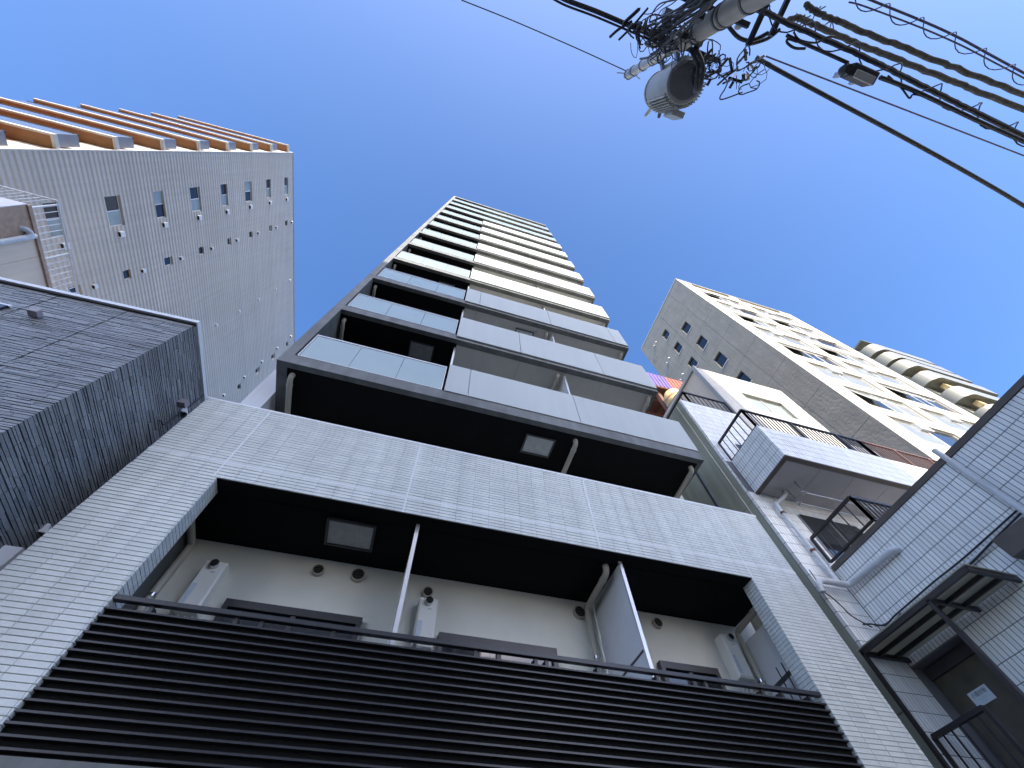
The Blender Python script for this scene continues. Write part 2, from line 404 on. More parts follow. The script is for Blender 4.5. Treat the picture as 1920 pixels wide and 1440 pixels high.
# balconies of the tower
TL, TR, FIN = -2.95, 5.80, -2.765
SL = [1.607, 2.296, 2.985, 3.63, 4.30, 4.97, 5.63, 6.28, 6.94, 7.62, 8.24, 8.87]; ROOF = 9.50
m = mb(); m.box(TL, FIN, D, 5.46, U(SL[0]), U(ROOF) + .45); m.build('fin_wall', 'fascia_dark', T)
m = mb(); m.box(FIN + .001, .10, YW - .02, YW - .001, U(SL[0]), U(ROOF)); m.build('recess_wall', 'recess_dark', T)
XS = .075                               # border between the glass and the solid part
for k, s in enumerate(SL):
    zb = U(s); zt = U(SL[k + 1]) if k < 11 else U(ROOF)
    m = mb(); m.box(FIN + .001, TR - .02, D + .12, YW - .021, zb + .012, zb + .20)
    m.box(FIN + .001, TR - (.0 if k == 0 else .0), D, D + .12, zb, zb + .30 if k == 0 else zb + .285)
    m.box(TR - .09, TR, D + .12, YW - .021, zb, zb + .28)
    bal = m.build('balcony', 'fascia_dark', T)
    light = 1 <= k <= 8
    if light:
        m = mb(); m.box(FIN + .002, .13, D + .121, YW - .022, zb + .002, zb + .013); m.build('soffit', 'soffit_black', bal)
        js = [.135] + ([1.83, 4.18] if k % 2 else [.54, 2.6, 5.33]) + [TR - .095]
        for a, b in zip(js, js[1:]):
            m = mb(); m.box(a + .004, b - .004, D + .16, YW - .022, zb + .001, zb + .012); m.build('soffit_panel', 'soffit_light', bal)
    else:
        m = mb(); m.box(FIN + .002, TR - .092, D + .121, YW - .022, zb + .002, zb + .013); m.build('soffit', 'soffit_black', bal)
    full = k >= 9
    # glass part
    g0, g1 = zb + .078 * D, zb + .305 * D
    xa, xb = FIN + .06, (XS - .06 if not full else TR - .03)
    n = 3 if not full else 9
    m = mb(); m.box(xa - .015, xb + .015, D + .0, D + .045, g1, g1 + .03); m.box(xa - .015, xb + .015, D, D + .045, g0 - .012, g0)
    m.box(xa - .015, xa, D, D + .045, g0, g1); m.box(xb, xb + .015, D, D + .045, g0, g1); m.build('glass_rail', 'alu', bal)
    m = mb(); m.box(xa - .02, xb + .02, D + .002, D + .05, g1 + .031, g1 + .055); m.build('rail_cap', 'alu_dark', bal)
    w = (xb - xa) / n
    for i in range(n):
        m = mb(); m.box(xa + i * w + .004, xa + (i + 1) * w - .004, D + .012, D + .024, g0 + .004, g1 - .004)
        m.build('glass_panel', 'glass_frosted', bal)
    if not full:
        p0, p1 = (zb + .070 * D, zb + .341 * D) if k == 0 else (zb + .031 * D, zb + .358 * D)
        js = [XS] + ([.56, 3.0] if k == 0 else [1.81, 4.19] if k % 2 else [.56, 3.0, 5.33]) + [TR]
        for a, b in zip(js, js[1:]):
            m = mb(); m.box(a + .006, b - .006, (D - .018) if k == 0 else (D - .045), D - .003, p0, p1); m.build('parapet_panel', 'panel_grey', bal, bevel=.004)
        m = mb(); m.box(XS + .02, TR - .02, D + .004, D + .1, zb + .2, p1 - .03); m.box(TR - .06, TR - .003, D + .101, YW - .03, zb + .281, p1 - .02); m.build('parapet_core', 'panel_grey', bal)
    m = mb(); m.box(FIN + .002, TR - .1, D + .121, YW - .022, zb + .201, zb + .212); m.build('bounce_floor', 'soffit_light', bal)  # unseen pale layer added to bounce sunlight onto the soffit above
    partition(.11, D + .22, zb + .213, zt, bal)
    partition(3.10, D + .22, zb + .213, zt, bal)
    # pipes hang under this floor's soffit
    for x in (-2.66, 2.92, 5.60): elbow_pipe(x, 4.50, zb, bal, 0, r=.05)
    hx = (1.93, 2.50) if k % 2 == 0 else (-.99, -.42)
    hatch(hx[0], hx[1], 4.62, 5.04, zb, bal)
m = mb(); m.box(FIN + .001, TR - .05, D, YW + .05, U(ROOF), U(ROOF) + .45); m.build('roof_slab', 'fascia_dark', T)
# black strut beside the tower's right flank
q = mb(); q.bar((6.2, 4.9, 6.4), (6.2, 4.9, 9.6), .06, .06); q.bar((6.2, 4.9, 7.3), (6.0, 4.9, 7.3), .04, .04); q.build('flank_post', 'slat_black', T)

# gas water heaters
def heater(x, y, z, label, ang=0.0):
    h = empty('water_heater', label, 'water heater', (x, y, z), 0)
    h['group'] = 'gas water heaters on the lowest balcony'
    q = mb(); q.box(x - .125, x + .125, y - .19, y, z, z + .62); o = q.build('casing', 'heater_white', h, bevel=.012)
    q = mb(); q.box(x - .11, x + .11, y - .203, y - .191, z + .02, z + .60); o = q.build('front_cover', 'heater_white', h, bevel=.006)
    q = mb(); q.box(x - .10, x - .045, y - .206, y - .2035, z + .06, z + .30); q.build('rating_label', 'label_paper', o)
    q = mb(); q.box(x + .0, x + .05, y - .206, y - .2035, z + .46, z + .468); q.build('maker_mark', 'ink_pale', o)
    q = mb(); q.tube([(x, y - .203, z + .55), (x, y - .26, z + .55)], .05, 16); f = q.build('flue', 'chrome', h, smooth=True)
    q = mb(); q.tube([(x, y - .2605, z + .55), (x, y - .262, z + .55)], .038, 16); q.build('flue_mouth', 'inner_black', f)
    q = mb()
    for dx in (-.07, 0, .07): q.tube([(x + dx, y - .08, z), (x + dx, y - .08, z - .5)], .012, 6)
    q.build('supply_pipes', 'pipe_white', h)
heater(-2.13, YW - .012, 4.49, 'white gas water heater beside the dark end panel of the lowest balcony')
heater(.53, YW - .012, 4.44, 'white gas water heater beside the thin bright partition post')
heater(5.18, YW - .012, 4.60, 'white gas water heater beside the pale end panel and black bars')

# ================================================================== DARK STONE-FACED HOUSE (left)
H = empty('stone_house', 'low house faced in dark grey split stone with white metal coping', 'house', (-3.7, 3.41, 0), R(-1.6), local=True)
HZ = 7.50
m = mb(); m.box(-6.5, -.02, .02, 9, 0, HZ); m.build('wall', 'stone_joint', H)
m = mb(); s2 = mb()
z = 2.6
while z < HZ - .02:
    h = random.choice((.028, .036, .044, .055)); h = min(h, HZ - z)
    x = 0.0 - random.uniform(0, .1)
    x = 0.0
    while x > -6.3:
        w = random.choice((.14, .2, .26, .34)); e = max(x - w, -6.3)
        d = random.uniform(.016, .024)
        m.box(e + .003, x - .003, .02 - d, .02, z + .005, z + h - .005)
        x = e
    y = 0.0
    while y < 3.2:
        w = random.choice((.14, .2, .26, .34)); e = y + w; d = random.uniform(.016, .024)
        s2.box(-.02, -.02 + d, y + .003, e - .003, z + .005, z + h - .005)
        y = e
    z += h
m.build('stone_facing', 'stone', H, stuff=True); s2.build('stone_facing', 'stone', H, stuff=True)
for x in (-.87, -1.75, -2.6, -3.5): q = mb(); q.box(x - .0025, x + .0025, -.0045, .02, 2.6, HZ); q.build('seam', 'stone_joint', H)
m = mb(); m.box(-6.55, .03, -.04, .1, HZ, HZ + .07); m.box(-.07, .03, .101, 9, HZ, HZ + .07); m.build('coping', 'coping_white', H)
m = mb(); m.box(-6.5, .01, -.022, .02, HZ - .03, HZ - .002); m.build('coping_shadow_strip', 'stone_joint', H)  # solid dark strip stands in for the shade under the coping
q = mb(); q.box(-1.53, -1.42, -.10, -.01, 6.77, 6.84); q.build('vent_hood', 'trim_grey', H)
q = mb(); q.box(-2.6, -1.83, -.03, .0, 6.88, 6.92); wf = q.build('window', 'coping_white', H)
q = mb(); q.box(-2.6, -1.85, -.035, -.002, 6.2, 6.879); q.build('pane', 'glass_dark', wf)
# things on its side wall
q = mb(); q.box(-.01, .10, 1.02, 1.12, 6.93, 7.03); q.build('vent_hood', 'trim_grey', H)
def hood(y, z, s, mname):
    q = mb(); q.prism([(0, 0), (1, 0), (1, 1), (0, 1)], 0, 0); q = mb()
    q.add([(-.01, y - s, z), (-.01, y + s, z), (-.01, y + s, z + 2 * s), (-.01, y - s, z + 2 * s), (1.6 * s, y - s, z), (1.6 * s, y + s, z), (.5 * s, y + s, z + 2 * s), (.5 * s, y - s, z + 2 * s)],
          [(3, 2, 6, 7), (4, 7, 6, 5), (0, 3, 7, 4), (1, 5, 6, 2)])
    q.build('vent_hood', mname, H)
hood(1.27, 6.96, .06, 'coping_white'); hw = onX(74, 995, -3.7); hood(hw.y - 3.41, hw.z - .05, .055, 'coping_white')
q = mb(); q.tube(spl([(.02, 1.24, 7.55), (.02, 1.24, 7.12), (.02, 1.30, 7.02)], 4), .008, 6); q.tube(spl([(.02, 1.22, 6.95), (.02, 1.2, 6.6), (.03, 1.1, 6.55), (.03, 1.06, 6.5)], 4), .008, 6); q.build('wall_conduit', 'black_rubber', H)
q = mb()
for i in range(3): q.tube(spl([(.0, hw.y - 3.34 + i * .04, hw.z + .16), (.06, hw.y - 3.34 + i * .04, hw.z + .15), (.08, hw.y - 3.33 + i * .04, hw.z + .08)], 4), .012, 6)
q.build('pipe_stub', 'pipe_white', H)
q = mb(); bw = onX(18, 1048, -3.6); q.box(-.0, .16, bw.y - 3.52, bw.y - 3.30, bw.z - .22, bw.z + .06); ac = q.build('meter_box', 'coping_white', H)
q = mb(); q.tube(spl([(.05, .55, 4.3), (.16, .66, 4.3), (.12, .8, 4.25), (.05, .9, 4.35)], 5), .018, 6); q.tube(spl([(.08, .5, 4.1), (.2, .6, 4.2), (.2, .75, 4.28)], 5), .014, 6); q.build('pipe_bundle', 'black_rubber', H)

# ================================================================== SIDING-CLAD TOWER (far left)
A = R(-2.9)
L = empty('siding_tower', 'tall apartment block with grey horizontal metal siding and orange balcony soffits', 'building', (-16, 4.67, 0), A, local=True)
LM = Matrix.Translation((-16, 4.67, 0)) @ Matrix.Rotation(A, 4, 'Z')
DEP = 23.0; LZ = 40.4
m = mb(); m.box(-8.0, -.14, .04, DEP, 0, LZ - .1); m.build('body', 'trim_grey', L)
holes = []; wins = []
for i in range(10):
    zz = 21.70 - 2.84 * 3 + 2.84 * i
    if zz < 12 or zz > 39: continue
    wins.append((1.78, 3.08, zz, zz + .74, 'big', i))
    wins.append((5.12, 5.58, zz + .12, zz + .62, 'small', i))
for i in range(8):
    zz = 27.6 + 2.80 * (i - 3)
    wins.append((16.35, 16.85, zz - .22, zz + .3, 'small', i))
    wins.append((18.75, 19.25, zz - .75, zz - .25, 'small', i))
holes = [(w[0], w[1], w[2], w[3]) for w in wins]
PIT = .227
prof = [(-.14, 0), (0, 0), (.0, .085), (-.042, .115), (-.042, .175), (0, .2265), (-.14, .2265)]
sbm = bpy.data.meshes.new('siding_board')
sbm.from_pydata([(x, y, z) for y in (0, 1) for x, z in prof], [], [(i, 7 + i, 8 + i, i + 1) for i in range(6)] + [tuple(range(7)), tuple(reversed(range(7, 14)))])
sbm.materials.append(MATS['siding'])
z = 10.0; nb = 0
while z < LZ - .05:
    hs = sorted((h[0], h[1]) for h in holes if h[2] < z + PIT * .6 and h[3] > z + PIT * .4)
    y = 0.0
    for a, b in hs + [(DEP, DEP)]:
        if a - y > .01:
            o = bpy.data.objects.new('siding_board', sbm); COL.objects.link(o); o.parent = L; o.location = (0, y, z); o.scale = (1, a - y, 1); nb += 1
        y = b
    z += PIT
m = mb(); m.box(-.1, .0, .0, DEP, 0, 10.0); m.build('lower_siding', 'siding', L)
m = mb(); m.box(-.2, .02, -.02, DEP, LZ, LZ + .12); m.box(-8.0, -.2, -.02, .3, LZ, LZ + .12); m.build('roof_trim', 'trim_grey', L)
m = mb(); m.box(-.06, .025, -.05, .0, 0, LZ); m.build('corner_trim', 'slab_white', L)
for y0, y1, z0, z1, kd, i in wins:
    q = mb(); e = .035
    q.box(-.12, -.09, y0, y1, z0, z0 + e); q.box(-.12, -.09, y0, y1, z1 - e, z1); q.box(-.12, -.09, y0, y0 + e, z0 + e, z1 - e); q.box(-.12, -.09, y1 - e, y1, z0 + e, z1 - e)
    if kd == 'big': q.box(-.115, -.085, (y0 + y1) / 2 - .02, (y0 + y1) / 2 + .02, z0 + e, z1 - e)
    f = q.build('window', 'frame_white', L)
    if kd == 'big':
        c = (y0 + y1) / 2; pr = ('glass_dark', 'glass_pale') if i % 3 != 1 else ('glass_pale', 'glass_dark')
        for a, b, mm in ((y0 + e, c - .02, pr[0]), (c + .02, y1 - e, pr[1])):
            q = mb(); q.box(-.112, -.10, a, b, z0 + e, z1 - e); q.build('pane', mm, f)
        hv = (3.42, z0 + .36, .12)
    else:
        q = mb(); q.box(-.112, -.10, y0 + e, y1 - e, z0 + e, z1 - e); q.build('pane', 'glass_dark', f)
        hv = (y0 + .25, z0 + 1.13, .085)
    if y0 < 17.5:
        yy, zz, s = hv if y0 < 16 else (y0 - .28, z0 + .95, .085)
        q = mb(); q.box(-.03, .11, yy - s, yy + s, zz - s * .6, zz + s * 1.5); v = q.build('vent_hood', 'frame_white', L)
        q = mb(); q.box(.0, .10, yy - s * .8, yy + s * .8, zz - s * .6 - .012, zz - s * .6 - .001); q.build('vent_mouth', 'inner_black', v)
for i in range(8):
    zz = 28.3 + 2.80 * (i - 3)
    q = mb(); q.box(-.03, .11, 10.35, 10.52, zz - .05, zz + .09); q.build('vent_hood', 'frame_white', L)
# its street balconies (local -y side)
ZBAL = [14.35, 17.2, 20.0, 22.82, 25.7, 28.5, 31.3, 34.1, 36.9, 39.66]
for i, zb in enumerate(ZBAL):
    top = i == len(ZBAL) - 1
    m = mb(); m.box(-8.1, -.02, -.55, -.47, zb, zb + .16); m.box(-.14, -.02, -.469, -.06, zb, zb + .16); bal = m.build('balcony', 'slab_white', L)
    m = mb(); m.box(-8.1, -.141, -.469, -.011, zb + .01, zb + .15); m.build('soffit', 'soffit_orange', bal)
    if not top:
        m = mb(); m.box(-7.0, -.25, -.53, -.49, zb + .2, zb + 1.25); m.build('front_screen', 'parapet_glass', bal)
        m = mb(); m.box(-.27, -.2, -.53, -.08, zb + .2, zb + 1.25); m.build('end_screen', 'parapet_grey', bal)
        m = mb(); m.box(-7.02, -.19, -.55, -.47, zb + 1.252, zb + 1.29); m.build('screen_cap', 'alu_dark', bal)
        m = mb(); m.box(-7.0, -.2, -.46, -.40, zb + .16, zb + .2); m.build('toe_rail', 'slab_white', bal)
m = mb(); m.box(-7.9, -1.3, -.01, .035, 12, LZ - .8); m.build('recess_wall', 'soffit_orange', L)
m = mb(); m.box(-1.295, -.15, -.01, .035, 10, LZ - .8); m.build('front_pier', 'slab_white', L)

# ================================================================== BEIGE BUILDING (far left edge)
P = empty('beige_building', 'beige rendered building with a roof-terrace railing behind the stone house', 'building', (-12, 4.85, 0), R(-1.0), local=True)
PZ = 14.15
m = mb(); m.box(-6, -.02, .02, 9, 0, PZ); m.build('body', 'beige_wall', P)
for y0, y1 in ((.9, 1.42), (1.432, 2.35), (2.362, 3.3), (3.312, 9)):
    m = mb(); m.box(-.02, 0, y0, y1, 2, PZ); m.build('render_panel', 'beige_wall', P)
m = mb(); m.box(-.02, .012, .0, .892, 2, PZ); m.build('corner_pier', 'brown_wall', P)
m = mb(); m.box(-6, .012, -.02, .0, 2, PZ + .05); m.build('front_face', 'panel_side', P)
m = mb(); m.box(-.1, .06, .0, 9, PZ, PZ + .10); m.build('roof_edge', 'brown_wall', P)
m = mb(); m.bar((-.02, 0.0, PZ + .95), (-.02, 3.0, PZ + .95), .05, .05); m.bar((-6, 0.0, PZ + .95), (-.02, 0.0, PZ + .95), .05, .05); rl = m.build('terrace_railing', 'pipe_white', P)
for i in range(17): q = mb(); q.tube([(-.02, .1 + i * .18, PZ + .1), (-.02, .1 + i * .18, PZ + .95)], .012 if i not in (0, 8, 16) else .032, 6); q.build('baluster', 'pipe_white', rl)
for i in range(24): q = mb(); q.tube([(-.2 - i * .22, 0.0, PZ + .1), (-.2 - i * .22, 0, PZ + .95)], .010, 6); q.build('baluster', 'pipe_white', rl)
q = mb(); q.bar((-.05, 1.5, PZ + .1), (-.05, 3.1, PZ + .9), .025, .025); q.build('brace', 'pipe_white', rl)
q = mb(); q.tube(spl([(.10, .80, 2), (.10, .80, 8), (.10, .80, PZ - .55), (.10, .80, PZ - .32), (.11, .72, PZ - .18), (.08, .62, PZ - .22), (-.02, .58, PZ - .3)], 5), .07, 12); q.build('downpipe', 'pipe_white', P, smooth=True)

# ================================================================== TILED BUILDING (right)
B = empty('tiled_building', 'older building in pale blue-white tiles with dark railings beside the tower', 'building', (9.0, 4.8, 0))
YF, XL, XW = 4.71, 7.13, 7.80
q = mb(); q.box(XL + .02, 14.5, YF + .01, 16, 0, 12.25); body = q.build('front_wall', 'r1_grout', B)
for a, b in ((0, 4.2), (4.212, 8.1), (8.112, 12.3)):
    for y0, y1 in ((4.80, 6.4), (6.412, 9), (9.012, 16)):
        q = mb(); q.box(XL, XL + .019, y0, y1, a, b); q.build('render_panel', 'olive_wall', B)
q = mb(); q.tube([(XL - .03, 4.95, 2), (XL - .03, 4.95, 12.2)], .018, 6); q.build('wall_conduit', 'pipe_beige', B)
TU, TV, TG = .0675, .232, .010
winh = (8.10, 9.75, 6.4, 7.98)
rects = grid('y-', YF + .01, XL, XW, 2.4, 8.35, TU, TV, TG) + grid('y-', YF + .01, XW, 10.6, 6.3, 8.35, TU, TV, TG, [winh])
rects += grid('y-', YF + .01, XL, 9.2, 9.4, 12.3, TU, TV, TG)
rects += grid('x-', XL + .01, YF + .012, YF + .085, 2.4, 12.3, .07, TV, TG)
# forward wing
doorh = (3.74, 4.70, 0, 4.78)
q = mb(); q.box(XW + .01, XW + .5, -3.2, 3.74, 0, 6.42); q.box(XW + .01, XW + .5, 3.74, YF + .008, 4.78, 6.42); q.box(XW + .51, 12, -3.2, YF + .008, 0, 6.42)
wing = q.build('wing_wall', 'r1_grout', B)
wr = grid('x-', XW + .01, -1.2, YF, 1.2, 6.42, TU, TV, TG, [doorh])
clad(wing, wr, 'r1_tile', 300, t=.005)
q = mb(); q.box(XW - .014, XW + .3, -3.2, YF - .02, 6.42, 6.515); q.build('wing_coping', 'cap_brown', B)
q = mb(); q.box(XW + .3, 12, -3.2, YF, 6.43, 6.47); q.build('terrace_floor', 'r1_soffit', B)
# terrace railing on the wing
def railing(name, p, q_, zb, zt, mname, parent, step=.11, posts=(), r=.009, w=.05):
    p = Vector(p); q_ = Vector(q_); d = q_ - p; n = max(1, int(d.length / step))
    m = mb(); m.bar((p.x, p.y, zt), (q_.x, q_.y, zt), w, .05); o = m.build(name, mname, parent)
    m = mb(); m.bar((p.x, p.y, zb), (q_.x, q_.y, zb), w * .8, .035); m.build('bottom_rail', mname, o)
    for i in range(n + 1):
        a = p + d * (i / n); big = i in posts or i in (0, n); m = mb(); rr = .024 if big else r
        m.box(a.x - rr, a.x + rr, a.y - rr, a.y + rr, zb, zt); m.build('baluster', mname, o)
railing('terrace_railing', (7.84, YF - .05, 0), (7.84, 3.50, 0), 6.60, 7.15, 'rail_brown', B, .17)
railing('terrace_railing', (7.84, 3.50, 0), (9.6, 3.50, 0), 6.60, 7.15, 'rail_brown', B, .12)
q = mb(); q.box(winh[0], winh[1], YF + .02, YF + .06, winh[2] + .1, winh[3]); wf = q.build('window', 'alu_dark', B)
q = mb(); q.box(winh[0] + .06, (winh[0] + winh[1]) / 2 - .03, YF + .0, YF + .019, winh[2] + .15, winh[3] - .06); q.build('pane', 'glass_dark', wf)
q = mb(); q.box((winh[0] + winh[1]) / 2 + .03, winh[1] - .06, YF + .0, YF + .019, winh[2] + .15, winh[3] - .06); q.build('pane', 'glass_dark', wf)
# long upper balcony
X0, YB, ZB0, ZB1 = 7.30, 3.58, 8.33, 9.42
q = mb(); q.box(X0 + .01, 14.5, YB + .01, YB + .14, ZB0, ZB1); q.box(X0 + .01, X0 + .14, YB + .14, YF, ZB0, ZB1)
bal = q.build('upper_balcony', 'r1_grout', B)
br = grid('y-', YB + .01, X0, 14.4, ZB0, ZB1, TU, TV * .94, TG) + grid('x-', X0 + .01, YB, YF, ZB0, ZB1, TU, TV * .94, TG)
clad(bal, br, 'r1_tile', 0, t=.005)
clad(body, rects, 'r1_tile', 0, t=.005)
q = mb(); q.box(X0 + .0, 14.5, YB, YB + .1, ZB0 - .03, ZB0 - .002); q.box(X0, X0 + .1, YB + .1, YF, ZB0 - .03, ZB0 - .002); q.build('balcony_edge', 'cap_brown', bal)
js = [X0 + .1, 8.35, 9.25, 10.2, 11.2, 14.5]
for a, b in zip(js, js[1:]): q = mb(); q.box(a + .005, b - .005, YB + .14, YF, ZB0 + .02, ZB0 + .05); q.build('soffit_panel', 'r1_soffit', bal)
q = mb(); q.box(X0 + .1, 14.5, YB + .14, YF, ZB0 + .051, ZB0 + .15); q.build('balcony_slab', 'r1_grout', bal)
railing('balcony_railing', (X0 + .05, YB + .05, 0), (10.9, YB + .05, 0), ZB1 + .03, 10.16, 'rail_brown', B, .115, posts=(12, 24))
railing('balcony_railing', (10.9, YB + .05, 0), (14.4, YB + .05, 0), ZB1 + .03, 10.16, 'rail_red', B, .115, posts=(10, 20))
railing('balcony_railing', (X0 + .05, YF, 0), (X0 + .05, YB + .05, 0), ZB1 + .03, 10.16, 'rail_brown', B, .14)
q = mb(); q.box(7.95, 8.45, YF - .01, YF + .02, 9.5, 10.35); wf = q.build('window', 'alu_dark', B); q = mb(); q.box(8.0, 8.40, YF - .02, YF - .011, 9.55, 10.30); q.build('pane', 'glass_dark', wf)
# top storey in sunlit white tile
wh = (10.48, 12.23, 13.2, 14.31)
q = mb(); wall_holes(q, 'y', YF + .012, .2, 9.24, 13.14, 9.42, 15.66, [wh]); q.box(9.24, 13.14, YF + .22, 9, 9.42, 15.62); top = q.build('top_storey', 'r1_white', B)
clad(top, grid('y-', YF + .012, 9.24, 13.14, 9.5, 15.66, .227, .0967, .006, [wh]), 'r1_white', 0, t=.007)
q = mb(); q.box(9.20, 9.239, YF - .0, 9, 12.3, 15.7); q.build('side_render', 'beige_wall', B)
q = mb(); q.box(9.13, 9.235, YF - .03, YF + .12, 12.3, 15.7); q.box(9.13, 9.235, YF + .12, 9, 15.55, 15.7); q.build('corner_trim', 'r1_soffit', B)
q = mb(); e = .06; q.box(wh[0], wh[1], YF + .10, YF + .16, wh[2], wh[2] + e); q.box(wh[0], wh[1], YF + .10, YF + .16, wh[3] - e, wh[3]); q.box(wh[0], wh[0] + e, YF + .1, YF + .16, wh[2] + e, wh[3] - e); q.box(wh[1] - e, wh[1], YF + .1, YF + .16, wh[2] + e, wh[3] - e); q.box(11.33, 11.38, YF + .1, YF + .15, wh[2] + e, wh[3] - e)
wf = q.build('window', 'pipe_beige', B)
for a, b in ((wh[0] + e, 11.33), (11.38, wh[1] - e)): q = mb(); q.box(a, b, YF + .12, YF + .13, wh[2] + e, wh[3] - e); q.build('pane', 'glass_pale', wf)
railing('roof_railing', (7.55, 4.75, 0), (7.55, 7.0, 0), 12.35, 13.0, 'rail_brown', B, .16)
railing('roof_railing', (7.55, 4.75, 0), (9.1, 4.75, 0), 12.35, 13.0, 'rail_brown', B, .16)
# white drain pipes
q = mb(); q.tube(spl([(7.95, 4.50, 8.36), (7.93, 4.52, 8.26), (7.62, 4.62, 8.02), (7.56, 4.63, 7.9), (7.56, 4.63, 7.0), (7.56, 4.63, 6.12)], 5), .042, 10); dp = q.build('downpipe', 'pipe_white', B, smooth=True)
for zz in (7.7, 6.75): q = mb(); q.tube([(7.56, 4.63, zz), (7.56, 4.63, zz + .05)], .05, 10); q.build('pipe_clip', 'rust_brown', dp, smooth=True)
q = mb(); q.tube(spl([(6.98, 4.62, 5.82), (7.0, 4.60, 5.95), (7.1, 4.58, 6.02), (7.3, 4.58, 6.04), (7.60, 4.58, 6.04), (7.68, 4.55, 6.04), (7.70, 4.45, 6.04), (7.70, 4.1, 6.02), (7.70, 3.66, 6.0), (7.72, 3.58, 6.0), (7.81, 3.55, 6.0)], 4), .055, 12); q.build('cross_pipe', 'pipe_white', B, smooth=True)
q = mb(); q.tube([(7.74, 1.95, 6.62), (7.74, 1.95, 1.5)], .042, 10); dp = q.build('downpipe', 'pipe_white', B, smooth=True)
# cable runs on the wing
q = mb()
q.tube(spl([onX(*p, 7.76) for p in ((1909, 955), (1850, 1008), (1800, 1052), (1752, 1090), (1715, 1122), (1680, 1152), (1655, 1172), (1600, 1172), (1584, 1165))], 5), .012, 6)
q.tube(spl([onX(*p, 7.74) for p in ((1915, 962), (1858, 1018), (1808, 1068), (1755, 1100))], 5), .014, 6)
q.tube(spl([onX(*p, 7.5) for p in ((1690, 1150), (1665, 1172), (1625, 1170), (1590, 1178), (1574, 1190))], 5), .014, 6)
q.tube(spl([(7.12, 4.66, 6.3), (7.1, 4.66, 5.9), (7.08, 4.64, 5.82), (7.13, 4.63, 5.74), (7.2, 4.63, 5.6), (7.26, 4.63, 5.45), (7.5, 4.62, 5.3)], 5), .010, 6)
q.build('wall_cable', 'cable_black', B)
q = mb(); q.tube([onX(1918, 966, 7.755), onX(1800, 1068, 7.755)], .016, 8); q.build('wall_conduit', 'pipe_white', B)
q = mb(); q.box(7.46, 7.79, 1.95, 2.42, 4.92, 5.18); q.build('switch_box', 'cap_brown', B, bevel=.01)
# awning over the door, door, rail
q = mb(); AX, AZ = 6.92, 4.86
q.bar((AX, 4.66, AZ), (AX, 2.70, AZ), .05, .06); q.bar((AX, 2.70, AZ), (7.80, 2.70, AZ), .05, .06); q.bar((AX, 4.66, AZ), (7.80, 4.66, AZ), .05, .06); q.bar((AX + .3, 2.7, AZ), (AX + .3, 4.66, AZ), .03, .05); q.bar((AX + .6, 2.7, AZ), (AX + .6, 4.66, AZ), .03, .05); q.bar((AX, 3.35, AZ), (7.8, 3.35, AZ), .04, .06)
aw = q.build('awning', 'rail_brown', B)
q = mb(); q.box(AX - .03, 7.79, 2.66, 4.69, AZ + .035, AZ + .05); q.build('awning_sheet', 'awning_sheet', aw)
q = mb(); q.bar((AX, 4.64, 0), (AX, 4.64, AZ), .05, .05); q.bar((AX, 3.35, 0), (AX, 3.35, AZ), .05, .05); q.build('awning_post', 'rail_brown', aw)
q = mb(); q.box(8.03, 8.09, 3.78, 4.70, 0, 4.62); dr = q.build('door', 'door_brown', B)
q = mb(); q.box(7.99, 8.10, 3.70, 3.779, 0, 4.76); q.box(7.99, 8.10, 3.78, 4.70, 4.621, 4.76); q.build('door_frame', 'alu_dark', dr)
q = mb(); q.tube([(8.02, 3.86, 3.7), (7.98, 3.86, 3.7), (7.98, 3.98, 3.7)], .014, 8); q.build('handle', 'chrome', dr)
q = mb(); q.box(7.2, 8.03, 3.3, YF, 2.6, 2.75); q.box(7.2, 8.0, 2.3, 3.3, 2.2, 2.35); q.box(7.2, 8.0, 1.3, 2.3, 1.6, 1.75); q.box(7.2, 8.0, .3, 1.3, 1.0, 1.15); q.build('entrance_steps', 'paving', B)
railing('step_railing', (7.16, 4.70, 0), (7.16, 3.9, 0), 2.8, 3.88, 'rail_brown', B, .13, w=.06)
S = mb(); S.box(8.018, 8.029, 4.14, 4.43, 4.17, 4.335); sg = S.build('door_sign', 'sign_white', None); tag(sg, 'small white name plate with blue-black lettering on the brown door', 'sign')
def lettering(body, size, y, z, mname, parent):
    cu = bpy.data.curves.new('lettering', 'FONT'); cu.body = body; cu.size = size; cu.align_x = 'CENTER'; cu.align_y = 'CENTER'; cu.extrude = .0004
    o = bpy.data.objects.new('lettering_source', cu); COL.objects.link(o)
    bpy.context.view_layer.update()
    me = bpy.data.meshes.new_from_object(o.evaluated_get(bpy.context.evaluated_depsgraph_get()))
    bpy.data.objects.remove(o)
    me.materials.clear(); me.materials.append(MATS[mname])
    t = bpy.data.objects.new('lettering', me); COL.objects.link(t); t.parent = parent
    t.matrix_local = Matrix.Translation((8.0165, y, z)) @ Euler((R(90), 0, R(-90))).to_matrix().to_4x4()
lettering('小園技販', .058, 4.285, 4.285, 'ink', sg)
for i, zz in enumerate((4.235, 4.212, 4.19)): lettering('一ニ三ニ一ニ三'[:7 - i], .018, 4.285, zz, 'ink_pale', sg)
# laundry poles on its balcony
for i, (yy, zz) in enumerate(((4.2, 8.02), (4.45, 7.95))):
    lp = empty('laundry_pole', ('steel laundry pole hung under the tiled balcony, outer one' if i == 0 else 'steel laundry pole hung under the tiled balcony, next to the wall'), 'laundry pole', (7.9, yy, zz))
    q = mb(); q.tube([(7.9, yy, zz), (10.2, yy, zz)], .014, 8); q.build('rod', 'steel', lp)
    q = mb(); q.tube([(8.0, yy, zz), (8.0, yy, ZB0 + .02)], .016, 8); q.tube([(8.0, yy - .05, zz - .02), (8.0, yy + .05, zz - .02)], .02, 8); q.build('bracket', 'steel', lp)

